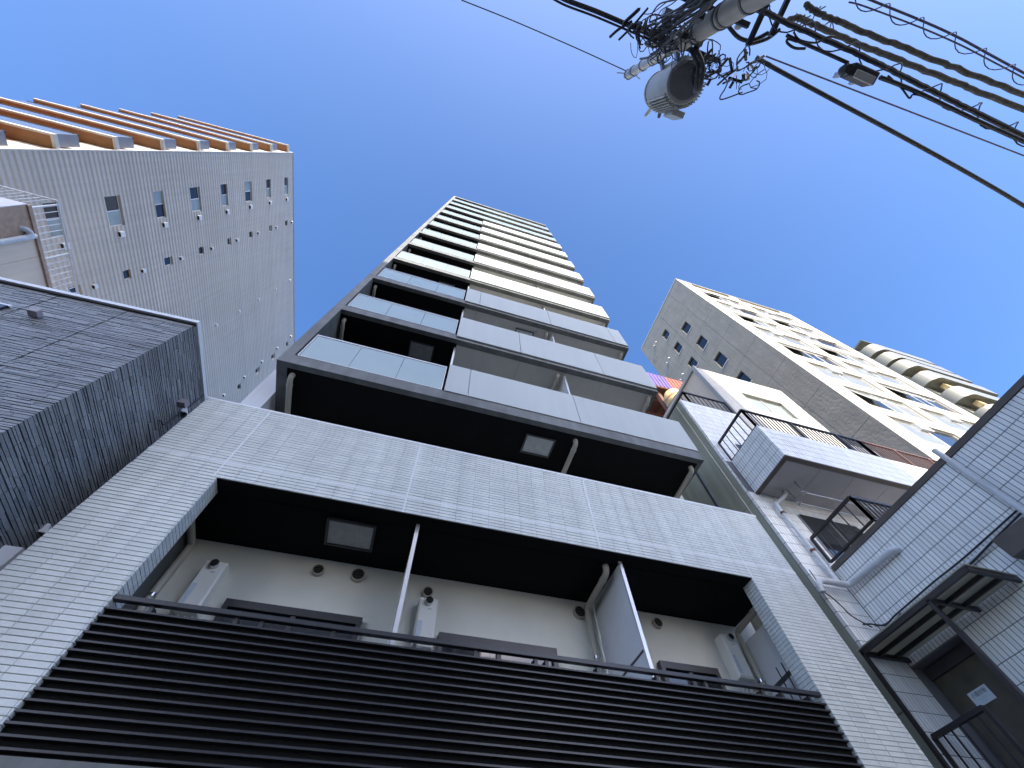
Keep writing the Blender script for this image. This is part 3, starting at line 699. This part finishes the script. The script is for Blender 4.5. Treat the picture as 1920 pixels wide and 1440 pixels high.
# ================================================================== GREY OFFICE BLOCK (right, behind)
O = empty('office_block', 'grey office block with cream sunlit window front behind the tiled building', 'building', (20, 5.34, 0))
OX, OY, OZ = 20.0, 5.34, 42.4
q = mb(); q.box(OX + .3, 33.7, OY + .5, 13.4, 0, OZ - .1); q.build('body', 'concrete_grey', O)
sw = []
for i in range(6): zt = 36.96 - 3.31 * i; sw.append((7.86, 8.70, zt - 1.46, zt))
for i in range(5): zt = 39.7 - 3.2 * i if i == 0 else 36.56 - 3.28 * (i - 1); sw.append((9.76, 10.52, zt - 1.4, zt))
joints = [(9.22, 9.24, 0, OZ)] + [(OY, 13.4, zz, zz + .02) for zz in (41.0, 37.4, 34.1, 30.8, 27.5, 24.2, 20.9, 17.6)] + [(6.9, 6.92, 0, OZ)]
q = mb(); wall_holes(q, 'x', OX, .28, OY + .021, 13.4, 0, OZ, sw + joints); q.build('side_wall', 'concrete_grey', O)
for y0, y1, z0, z1 in sw:
    q = mb(); e = .06
    q.box(OX + .14, OX + .2, y0, y1, z0, z0 + e); q.box(OX + .14, OX + .2, y0, y1, z1 - e, z1); q.box(OX + .14, OX + .2, y0, y0 + e, z0 + e, z1 - e); q.box(OX + .14, OX + .2, y1 - e, y1, z0 + e, z1 - e)
    f = q.build('window', 'alu_dark', O)
    q = mb(); q.box(OX + .16, OX + .17, y0 + e, y1 - e, z0 + e, z1 - e); q.build('pane', 'glass_dark', f)
    q = mb(); q.box(OX - .05, OX + .139, y0, y1, z0 - .06, z0 + .0); q.build('sill', 'frame_white', f)
# front: piers, spandrels, windows
for a, b in ((20.0, 21.55), (26.0, 26.9), (32.1, 33.7)): q = mb(); q.box(a, b, OY, OY + .02, 0, OZ); q.box(max(a, 20.285), b, OY + .0205, OY + .5, 0, OZ); q.build('pier', 'office_cream', O)
FL = [16.2 + 3.12 * i for i in range(-3, 9)]
for bi, (a, b) in enumerate(((21.55, 26.0), (26.9, 32.1))):
    for i, zz in enumerate(FL):
        zn = FL[i + 1] if i + 1 < len(FL) else OZ
        q = mb(); q.box(a, b, OY + .004, OY + .45, zz - .98, zz); q.build('spandrel', 'office_cream', O)
        if i + 1 == len(FL): break
        wz0, wz1 = zz, zn - .98
        w = (b - a) / 2
        f = mb(); yy = OY + .11
        f.box(a, b, yy, yy + .06, wz0, wz0 + .06); f.box(a, b, yy, yy + .06, wz1 - .06, wz1)
        for t in range(3): xx = a + w * t; f.box(max(a, xx - .04), min(b, xx + .04), yy, yy + .06, wz0 + .06, wz1 - .06)
        f.box(a + w - .45, a + w + .35, yy - .12, yy + .05, wz1 - .55, wz1 - .061) if (i + bi) % 2 else f.box(a + w * 1.0 + .9, a + w * 1.0 + 1.0, yy, yy + .06, wz0 + .06, wz1 - .06)
        f = f.build('window', 'frame_white', O)
        for t in range(2):
            q = mb(); q.box(a + w * t + .04, a + w * (t + 1) - .04, yy + .02, yy + .03, wz0 + .06, wz1 - .06); q.build('pane', 'glass_office' if t == 0 or (i + bi) % 3 else 'glass_dark', f)
        if (i + bi) % 2 == 0:       # top-hung sash standing open
            q = mb(); xa, xb = a + .1, a + w - .1
            P0 = Vector((xa, yy - .01, wz1 - .08)); dz = wz1 - wz0 - .2; oy = -.38
            q.bar(P0, P0 + Vector((0, oy, -dz)), .05, .05); q.bar(P0 + Vector((xb - xa, 0, 0)), P0 + Vector((xb - xa, oy, -dz)), .05, .05); q.bar(P0 + Vector((0, oy, -dz)), P0 + Vector((xb - xa, oy, -dz)), .05, .05)
            q.build('open_sash', 'frame_white', f)
            q = mb(); q.add([P0 + Vector((.03, .005, 0)), P0 + Vector((xb - xa - .03, .005, 0)), P0 + Vector((xb - xa - .03, oy + .005, -dz)), P0 + Vector((.03, oy + .005, -dz)), P0 + Vector((.03, .015, 0)), P0 + Vector((xb - xa - .03, .015, 0)), P0 + Vector((xb - xa - .03, oy + .015, -dz)), P0 + Vector((.03, oy + .015, -dz))],
                           [(0, 1, 2, 3), (7, 6, 5, 4), (0, 4, 5, 1), (1, 5, 6, 2), (2, 6, 7, 3), (3, 7, 4, 0)]); q.build('pane', 'glass_pale', f)
q = mb(); q.box(OX - .03, 33.73, OY - .03, OY + .3, OZ, OZ + .14); q.box(OX - .03, OX + .3, OY + .3, 13.4, OZ, OZ + .14); q.build('roof_coping', 'office_cream', O)
for (t, bpt) in (((1230, 642), (1229, 667)), ((1227, 649), (1225.5, 675)), ((1254, 672), (1252, 704)), ((1251, 681), (1249, 704)), ((1280, 702), (1278, 730)), ((1276.5, 713), (1275, 730))):
    a = onX(*t, 19.2); b = onX(*bpt, 19.85)
    q = mb(); q.tube([a, b, (20.02, b.y + .05, b.z)], .035, 6); s = q.build('vent_pipe', 'steel', O)
    q = mb(); q.lathe(a.x, a.y, [(.03, a.z - .1), (.1, a.z - .05), (.11, a.z), (.08, a.z + .07), (.02, a.z + .1)], 10); q.build('vent_cowl', 'frame_white', s, smooth=True)

# ================================================================== BUILDING WITH ROUNDED BALCONIES (far right)
G = empty('rounded_balcony_building', 'far apartment building with stacked cream balconies rounded at the corner', 'building', (44, 7, 0))
GX = 42.0; k = GX / 60
q = mb(); q.box(GX + .2, 52, 6.62, 15, 0, .94 * GX + 1.6); q.build('body', 'r3_green', G)
q = mb(); q.box(GX + .1, GX + .199, 6.55, 15, 0, .938 * GX + 1.6); q.box(GX + .6, 51.9, 6.58, 6.619, 0, .92 * GX + 1.6); q.build('wall_face', 'r3_cream', G)
def round_plan(off):
    pts = []; x0, y0, y1, rad = GX + off, 5.32 + off, 6.9, 1.15 - off
    pts.append((x0, y1))
    for i in range(9):
        t = math.pi - (math.pi / 2) * i / 8 * 1.0; a = math.pi + (math.pi / 2) * i / 8
        pts.append((x0 + rad + rad * math.cos(a), y0 + rad + rad * math.sin(a)))
    pts += [(49.6 - off, y0), (49.6 - off, y1)]
    return pts
for i, t in enumerate((.932, .885, .842, .785, .715, .645, .575, .505)):
    zt = t * GX + 1.6
    o, n_ = round_plan(0), round_plan(.18); nn = len(o); hgt = 1.42
    m = mb()
    vs = [(x, y, z) for z in (zt - hgt, zt) for x, y in o] + [(x, y, z) for z in (zt - hgt, zt) for x, y in n_]
    fs = [(j, j + 1, nn + j + 1, nn + j) for j in range(nn - 1)] + [(2 * nn + j + 1, 2 * nn + j, 3 * nn + j, 3 * nn + j + 1) for j in range(nn - 1)]
    fs += [(nn + j, nn + j + 1, 3 * nn + j + 1, 3 * nn + j) for j in range(nn - 1)] + [(j + 1, j, 2 * nn + j, 2 * nn + j + 1) for j in range(nn - 1)]
    m.add(vs, fs); bal = m.build('balcony', 'r3_cream', G, smooth=True)
    m = mb(); m.prism(round_plan(.19), zt - hgt + .12, zt - hgt + .3); m.build('balcony_slab', 'r3_cream', bal)
    if i >= 2:
        m = mb(); m.box(GX + 1.3, GX + 2.1, 5.75, 6.15, zt - hgt - .75, zt - hgt - .1); m.build('air_conditioner', 'tank_yellow', bal)
m = mb(); m.box(GX + .05, 50, 5.5, 15, .95 * GX + 1.6, .95 * GX + 1.8); m.build('roof_slab', 'r3_cream', G)

# ================================================================== RUSTY ROOFTOP SHELTER
def y9(x, y, Y=9.2): return onY(1200 + x * .14583, 560 + y * .14583, Y)
K = empty('rooftop_shelter', 'rusty red corrugated shelter on brown steel columns between tower and tiled building', 'shelter', (15, 10.5, 12.25))
SX0, SX1, SY, SZ0, SZ1 = 13.0, 16.9, 9.5, 24.4, 26.15
for i in range(14):
    x0 = SX0 + i * .28
    m = mb(); m.add([(x + x0, y + SY, z) for z in (SZ0, SZ1) for x, y in ((0, 0), (.20, 0), (.22, -.05), (.26, -.05), (.28, 0), (.28, .04), (0, .04))],
                    [(j, (j + 1) % 7, 7 + (j + 1) % 7, 7 + j) for j in range(7)] + [tuple(reversed(range(7))), tuple(range(7, 14))])
    m.build('fascia_sheet', 'rust_purple' if i < 5 else 'rust_red', K)
m = mb(); m.box(SX0, SX1, SY + .1, SY + 3.0, SZ0 + .25, SZ0 + .32); m.build('roof_deck', 'rust_brown', K)
for x in (SX0 + .1, SX0 + 1.35, SX0 + 2.6, SX1 - .1): m = mb(); m.box(x - .07, x + .07, SY + .05, SY + 3.0, SZ0 - .02, SZ0 + .249); m.build('roof_beam', 'rust_brown', K)
for y in (SY + .06, SY + 1.0, SY + 2.0, SY + 2.9): m = mb(); m.box(SX0, SX1, y - .05, y + .05, SZ0 - .1, SZ0 - .021); m.build('purlin', 'rust_red', K)
for x in (SX0 + .5, SX0 + 1.6, SX1 - .3):
    for y in (SY + .5, SY + 2.6): m = mb(); m.box(x - .12, x + .12, y - .12, y + .12, 12.25, SZ0 - .101); m.build('column', 'rust_brown', K)
for i in range(9):
    z0 = 14.5 + i * 1.05
    m = mb(); m.bar((SX0 + .5, SY + .55, z0), (SX1 - .3, SY + .55, z0), .06, .06); m.bar((SX0 + .5, SY + .55, z0), (SX0 + 1.6, SY + .55, z0 + 1.05), .045, .045); m.bar((SX0 + 1.6, SY + .55, z0 + 1.05), (SX1 - .3, SY + .55, z0), .045, .045); m.build('bracing', 'orange_paint', K)
WT = empty('water_tank', 'round yellow water tank inside the rusty rooftop shelter', 'tank', (13.8, 9.4, 21.9))
m = mb(); m.lathe(13.8, 9.4, [(.2, 21.9), (.48, 22.05), (.62, 22.4), (.62, 22.9), (.5, 23.25), (.2, 23.4)], 20); m.build('shell', 'tank_yellow', WT, smooth=True)
m = mb(); m.lathe(13.8, 9.4, [(.625, 22.5), (.64, 22.51), (.64, 22.6), (.625, 22.61)], 20); m.build('band', 'orange_paint', WT)
m = mb(); m.box(13.1, 14.6, 8.7, 10.1, 21.75, 21.895); m.build('deck', 'rust_brown', K)

# ================================================================== UTILITY POLE
PX, PY = 2.66, -2.66
Q = empty('utility_pole', 'concrete utility pole with tangled cables and steel arms overhead', 'utility pole', (PX, PY, 0))
m = mb(); m.tube([(PX, PY, 0), (PX, PY, 5), (PX, PY, 11.0)], .185, 24, .150); m.build('shaft', 'pole_concrete', Q, smooth=True)
m = mb(); m.tube([(PX, PY, 11.0), (PX, PY, 14.55)], .105, 20, .095); m.build('top_sleeve', 'pole_steel', Q, smooth=True)
for z in (8.6, 9.25, 9.4, 10.15, 10.3, 10.85): m = mb(); m.tube([(PX, PY, z), (PX, PY, z + .05)], .198 - .0032 * z, 24); m.build('strap', 'trafo_dark', Q, smooth=True)
for z in (11.6, 12.4, 12.55, 13.2, 13.9, 14.0, 14.4): m = mb(); m.tube([(PX, PY, z), (PX, PY, z + .06)], .116, 20); m.build('strap', 'steel', Q, smooth=True)
m = mb(); m.bar((PX + .08, PY, 14.2), (PX + .3, PY + .02, 14.35), .02, .03); m.bar((PX - .08, PY, 14.45), (PX - .26, PY + .02, 14.6), .02, .03); m.build('step_bolt', 'steel', Q)
for z, x0, x1, y in ((10.98, 1.75, 3.45, PY + .05), (9.95, 1.9, 3.3, PY - .2), (9.4, 1.7, 3.2, PY - .22)):
    m = mb(); m.box(x0, x1, y - .035, y + .035, z - .035, z + .035); m.build('crossarm', 'black_rubber', Q)
for xx, y0, y1, zz in ((2.88, -3.0, -2.22, 8.62), (3.12, -3.0, -2.40, 8.62)):
    m = mb(); m.box(xx - .03, xx + .03, y0, y1, zz - .03, zz + .03); m.build('standoff_arm', 'black_rubber', Q)
# insulators on the arms
for x, y, z in ((1.85, PY + .05, 11.02), (2.2, PY + .05, 11.02), (3.1, PY + .05, 11.02), (3.35, PY + .05, 11.02), (2.0, PY - .2, 9.99), (2.3, PY - .2, 9.99), (3.2, PY - .2, 9.99)):
    m = mb(); m.lathe(x, y, [(.02, z), (.05, z + .03), (.03, z + .06), (.055, z + .09), (.03, z + .12), (.045, z + .15), (.015, z + .18)], 10); m.build('insulator', 'porcelain' if x > 3 else 'trafo_dark', Q, smooth=True)
# brackets and boxes round the shaft
rnd = random.Random(5)
for i in range(14):
    a = rnd.uniform(0, 6.28); z = rnd.uniform(9.1, 11.2); rr = rnd.uniform(.2, .42); x, y = PX + rr * math.cos(a) - .25, PY + rr * math.sin(a) * .6
    m = mb(); m.box(x - rnd.uniform(.02, .07), x + rnd.uniform(.02, .07), y - .04, y + .04, z - rnd.uniform(.05, .16), z + rnd.uniform(.05, .16)); m.build('clamp', rnd.choice(('black_rubber', 'steel', 'trafo_dark')), Q)
# tangle of service wires
m = mb(); rnd = random.Random(21)
for i in range(30):     # dense bundle climbing the left flank of the shaft
    x, y = PX - .42 + rnd.uniform(-.22, .08), PY + .05 + rnd.uniform(-.15, .12)
    pts = [(x, y, 8.4)]
    for z in (9.0, 9.6, 10.2, 10.8, 11.2): x += rnd.uniform(-.09, .10); y += rnd.uniform(-.09, .09); pts.append((x, y, z + rnd.uniform(-.1, .1)))
    m.tube(spl(pts, 5), rnd.choice((.008, .012, .018)), 5)
for i in range(70):     # loops round the arm
    cx = rnd.uniform(1.7, 2.6) if i % 2 else rnd.uniform(2.95, 4.2); cy = PY + .12 + rnd.uniform(-.1, .2); cz = 10.75 + rnd.uniform(-.6, .4)
    rr = rnd.uniform(.05, .22); p0 = rnd.uniform(0, 6.28); ax = Vector((rnd.uniform(-1, 1), rnd.uniform(-1, 1), rnd.uniform(.2, 1))).normalized(); e1 = ax.orthogonal().normalized(); e2 = ax.cross(e1)
    pts = [Vector((cx, cy, cz)) + e1 * (rr * math.cos(p0 + t) * (1 + .3 * math.sin(2 * t))) + e2 * (rr * math.sin(p0 + t) * 1.3) for t in [j * .5 for j in range(int(rnd.uniform(6, 14)))]]
    m.tube(pts, rnd.choice((.006, .008, .012)), 5)
m.build('wire_tangle', 'cable_black', Q, stuff=True)
for i in range(40):     # clamps and dead ends along the arm
    x = rnd.uniform(3.0, 4.1) if i % 3 else rnd.uniform(1.7, 2.3); p = Vector((x, PY + .1 + rnd.uniform(-.12, .2), 10.85 + rnd.uniform(-.25, .25))); d = Vector((rnd.uniform(-1, 1), rnd.uniform(-1, 1), rnd.uniform(-.6, .6))).normalized()
    m = mb(); m.bar(p, p + d * rnd.uniform(.08, .28), rnd.uniform(.02, .05), rnd.uniform(.02, .05)); m.build('clamp', 'black_rubber' if i % 4 else 'steel', Q)
m = mb(); lp = [Vector((2.75, -2.5, 10.4)), Vector((2.9, -2.25, 10.1)), Vector((3.05, -2.0, 10.2)), Vector((3.15, -2.02, 10.5)), Vector((3.1, -2.3, 10.8)), Vector((3.2, -2.6, 10.9))]
m.tube(spl(lp, 6), .035, 8); m.tube(spl([p + Vector((-.06, .03, .05)) for p in lp], 6), .03, 8); m.build('cable_loop', 'cable_black', Q, smooth=True)
def ztube(pxs, z, r, m, n=6):
    m.tube(spl([onZ(x, y, z) for x, y in pxs], 5), r, n)
for pxs, z, r in ((((1335, 130), (1362, 150), (1360, 165), (1350, 182), (1356, 186), (1392, 173)), 10.8, .012), (((1168, 45), (1195, 20), (1198, 16)), 10.9, .03), (((1143, 70), (1160, 55), (1185, 40)), 10.9, .022), (((1160, 75), (1185, 50), (1215, 15)), 10.9, .018),
                  (((1212, 45), (1218, 30), (1238, 29), (1242, 45), (1236, 56), (1220, 52)), 10.7, .012), (((1365, 48), (1385, 70), (1410, 76), (1440, 62)), 9.4, .03), (((1410, 82), (1440, 72), (1462, 55)), 9.3, .025)):
    m = mb(); ztube(pxs, z, r, m); m.build('jumper_wire', 'cable_black', Q)

# transformer
TX, TY, TZ = 3.04, -2.17, 11.05
F = empty('transformer', 'grey finned pole transformer hung from the utility pole', 'transformer', (TX, TY, TZ))
m = mb(); m.lathe(TX, TY, [(.34, TZ + .03), (.355, TZ + .06), (.355, TZ + 1.25), (.34, TZ + 1.28)], 36); m.build('tank', 'trafo_grey', F, smooth=True)
m = mb(); m.lathe(TX, TY, [(.285, TZ), (.285, TZ + .028)], 32); m.build('bottom_plate', 'trafo_dark', F)
m = mb()
for i in range(44):
    a = 2 * math.pi * i / 44
    if 2.3 < (a + .0) % 6.283 < 4.0: continue
    c, s = math.cos(a), math.sin(a); m.bar((TX + .385 * c, TY + .385 * s, TZ + .05), (TX + .385 * c, TY + .385 * s, TZ + 1.15), .012, .065, up=(c, s, 0))
m.build('cooling_fins', 'trafo_grey', F, stuff=True)
m = mb(); m.lathe(TX, TY, [(.365, TZ + 1.281), (.375, TZ + 1.3), (.365, TZ + 1.36), (.2, TZ + 1.44), (.05, TZ + 1.46)], 28); m.build('lid', 'trafo_grey', F, smooth=True)
for a in (.3, 1.0, 1.7, 5.6):
    c, s = math.cos(a), math.sin(a); m = mb(); m.tube([(TX + .26 * c, TY + .26 * s, TZ + 1.36), (TX + .46 * c, TY + .46 * s, TZ + 1.62)], .05, 10, .035); m.build('bushing', 'black_rubber' if a < 1.5 else 'porcelain', F, smooth=True)
m = mb(); m.box(TX + .1, TX + .36, TY + .37, TY + .48, TZ + .35, TZ + .85); m.build('tap_box', 'trafo_grey', F, bevel=.01)
m = mb(); m.bar((TX, TY + .05, TZ + .2), (PX, PY, TZ + .2), .06, .1); m.bar((TX, TY + .05, TZ + 1.0), (PX, PY, TZ + 1.0), .06, .1); m.build('hanger_bracket', 'steel', F)
m = mb()
for i in range(9): m.tube([(TX - .25 + i * .02, TY + .26, TZ + .1 + .1 * i), (TX - .24 + i * .02, TY + .28, TZ + .16 + .1 * i)], .022, 5)
m.build('chain', 'steel', F)

# ================================================================== OVERHEAD CABLES
def cable(name, pxs, z, r, mname, label, ext=True, n=8, jitter=0.0, group='overhead cables along the street'):
    pts = [onZ(x, y, z) for x, y in pxs]
    if ext:
        d = (pts[-1] - pts[-2]).normalized(); pts.append(pts[-1] + d * 6); pts.append(pts[-1] + d * 10)
    P = spl(pts, 14)
    if jitter: P = [p + Vector((0, random.uniform(-jitter, jitter), random.uniform(-jitter, jitter))) for p in P]
    m = mb(); m.tube(P, r, n); o = m.build(name, mname, None, smooth=True); tag(o, label, 'cable', group); return o, P
def helix(name, P, rad, pitch, r, mname, parent, off=Vector((0, 0, 0))):
    pts = []; s = 0.0
    for a, b in zip(P, P[1:]):
        d = b - a; L_ = d.length; n = max(1, int(L_ / (pitch / 14)))
        t = d.normalized(); e1 = t.cross(Vector((0, 0, 1))).normalized(); e2 = e1.cross(t)
        for i in range(n):
            ph = 2 * math.pi * s / pitch; pts.append(a + d * (i / n) + e1 * rad * math.cos(ph) + e2 * rad * math.sin(ph) + off); s += L_ / n
    m = mb(); m.tube(pts, r, 5, cap=False); return m.build(name, mname, parent)
cable('power_cable', ((1418, 108), (1480, 143), (1680, 250), (1800, 316), (1880, 362), (1930, 392)), 10.6, .038, 'cable_black', 'thick black cable running down from the transformer tangle to the roof corner', n=10)
o, P_ = cable('power_cable', ((1435, 105), (1560, 153), (1700, 207), (1920, 292)), 13.5, .018, 'cable_violet', 'single thin wire between the thick black cable and the bundled lines')
m1 = cable('mossy_cable', ((1512, 8), (1530, 22), (1600, 52), (1760, 115), (1925, 180)), 8.9, .037, 'cable_moss', 'fuzzy brown sheathed cable, the upper of the thick pair', jitter=.010, n=10)
m2 = cable('mossy_cable', ((1478, 38), (1500, 34), (1520, 44), (1600, 79), (1760, 142), (1925, 207)), 8.8, .037, 'cable_moss', 'fuzzy brown sheathed cable, the lower of the thick pair', jitter=.010, n=10)
for (o, P_) in (m1, m2): 
    for i in (14, 22):
        a = P_[i]; m = mb()
        for j in range(7): m.tube([a, a + Vector((rnd.uniform(-.08, .08), rnd.uniform(-.08, .12), rnd.uniform(-.12, .12)))], .008, 4)
        m.build('tie_wire', 'cable_moss', o)
o, P_ = cable('spiral_line', ((1600, -12), (1640, 3), (1780, 62), (1920, 137)), 9.6, .017, 'cable_violet', 'thin violet line wound with an open wire spiral')
helix('spiral_wire', P_, .085, .62, .008, 'cable_violet', o, Vector((0, .05, 0)))
m = mb(); m.tube([p + Vector((0, .10 - .004 * i * .3, 0)) for i, p in enumerate(P_)], .012, 6); m.build('carried_wire', 'cable_violet', o)
o, P_ = cable('telephone_line', ((1432, 20), (1480, 45), (1600, 97), (1700, 146), (1800, 196), (1925, 258)), 8.3, .034, 'cable_black', 'black telephone line carrying the splice box', jitter=.004)
helix('spiral_wire', P_, .10, .70, .009, 'cable_black', o)
m = mb(); m.tube([onZ(x, y, 8.25) for x, y in ((1475, 66), (1500, 78), (1545, 98), (1590, 118))], .022, 6); m.tube(spl([onZ(x, y, 8.2) for x, y in ((1650, 145), (1690, 160), (1740, 182), (1830, 225), (1925, 268))], 5), .028, 6); m.tube(spl([onZ(x, y, 8.2) for x, y in ((1665, 142), (1690, 165), (1705, 184), (1712, 177), (1730, 180))], 5), .012, 6)
m.tube(spl([onZ(x, y, 8.2) for x, y in ((1488, 60), (1500, 75), (1530, 80), (1550, 70), (1566, 69))], 5), .012, 6); m.tube(spl([onZ(x, y, 8.2) for x, y in ((1510, 91), (1490, 90), (1476, 80), (1478, 73), (1495, 78))], 5), .016, 6); m.build('lower_strand', 'cable_black', o)
o, P_ = cable('service_wire', ((865, 0), (960, 38), (1080, 90), (1174, 133)), 14.2, .012, 'cable_black', 'hair-thin wire stretched from the pole top across the open sky', ext=False)
o, P_ = cable('service_cable', ((1030, -18), (1062, 0), (1120, 22), (1190, 52), (1250, 78)), 11.0, .038, 'cable_black', 'black cable leading off the pole arm beside the pale insulator', ext=False)
m = mb(); m.tube([p + Vector((0, .07, .0)) for p in P_], .018, 6); m.build('lower_strand', 'cable_black', o)
# splice box on the telephone line
bx = [onZ(x, y, 8.15) for x, y in ((1594, 138), (1625, 152), (1648, 144), (1616, 125))]
c = sum(bx, Vector()) / 4; dx = Vector((1, .02, 0))
SB = empty('splice_box', 'black cable splice box with pale underside hung on the telephone line', 'splice box', c)
m = mb(); m.box(c.x - .20, c.x + .19, c.y - .08, c.y + .07, c.z - .02, c.z + .18); m.build('housing', 'black_rubber', SB, bevel=.02)
m = mb(); m.box(c.x - .15, c.x + .14, c.y - .01, c.y + .08, c.z - .05, c.z - .021); m.build('bottom_cover', 'pole_steel', SB, bevel=.006)
m = mb(); m.lathe(c.x - .24, c.y + .01, [(.05, c.z - .01), (.07, c.z + .05), (.05, c.z + .13)], 12); m.build('cable_gland', 'black_rubber', SB, smooth=True)
m = mb(); m.box(c.x - .16, c.x - .12, c.y - .03, c.y + .03, c.z + .18, c.z + .38); m.box(c.x + .10, c.x + .14, c.y - .03, c.y + .03, c.z + .18, c.z + .38); m.build('hanger', 'steel', SB)

# ================================================================== BUILDING ACROSS THE STREET (behind the camera, shades the lower storeys)
OYF = -26.0; OH = 16.3 + 30.25 * math.tan(R(SUN_EL))
Z = empty('opposite_building', 'plain grey apartment building across the street', 'building', (-3, OYF, 0))
q = mb(); q.box(-17, 7.4, OYF - 10, OYF, 0, OH - .3); q.build('body', 'opp_wall', Z)
q = mb(); q.box(7.401, 8.9, OYF - 8, OYF - .2, 0, OH - 4.6); q.build('shade_wing', 'opp_wall', Z)  # unseen lower wing, added to cast shade on the tiled building's balcony
q = mb(); q.box(-17.05, 7.45, OYF - 10, OYF + .05, OH - .3, OH); q.build('parapet', 'trim_grey', Z)
for f in range(11):
    for i in range(6):
        x0 = -16 + i * 3.9; z0 = 1.0 + f * 3.05
        q = mb(); q.box(x0, x0 + 2.0, OYF + .001, OYF + .06, z0, z0 + 1.6); w = q.build('window', 'alu', Z)
        q = mb(); q.box(x0 + .08, x0 + 1.92, OYF + .061, OYF + .07, z0 + .08, z0 + 1.52); q.build('pane', 'glass_dark', w)
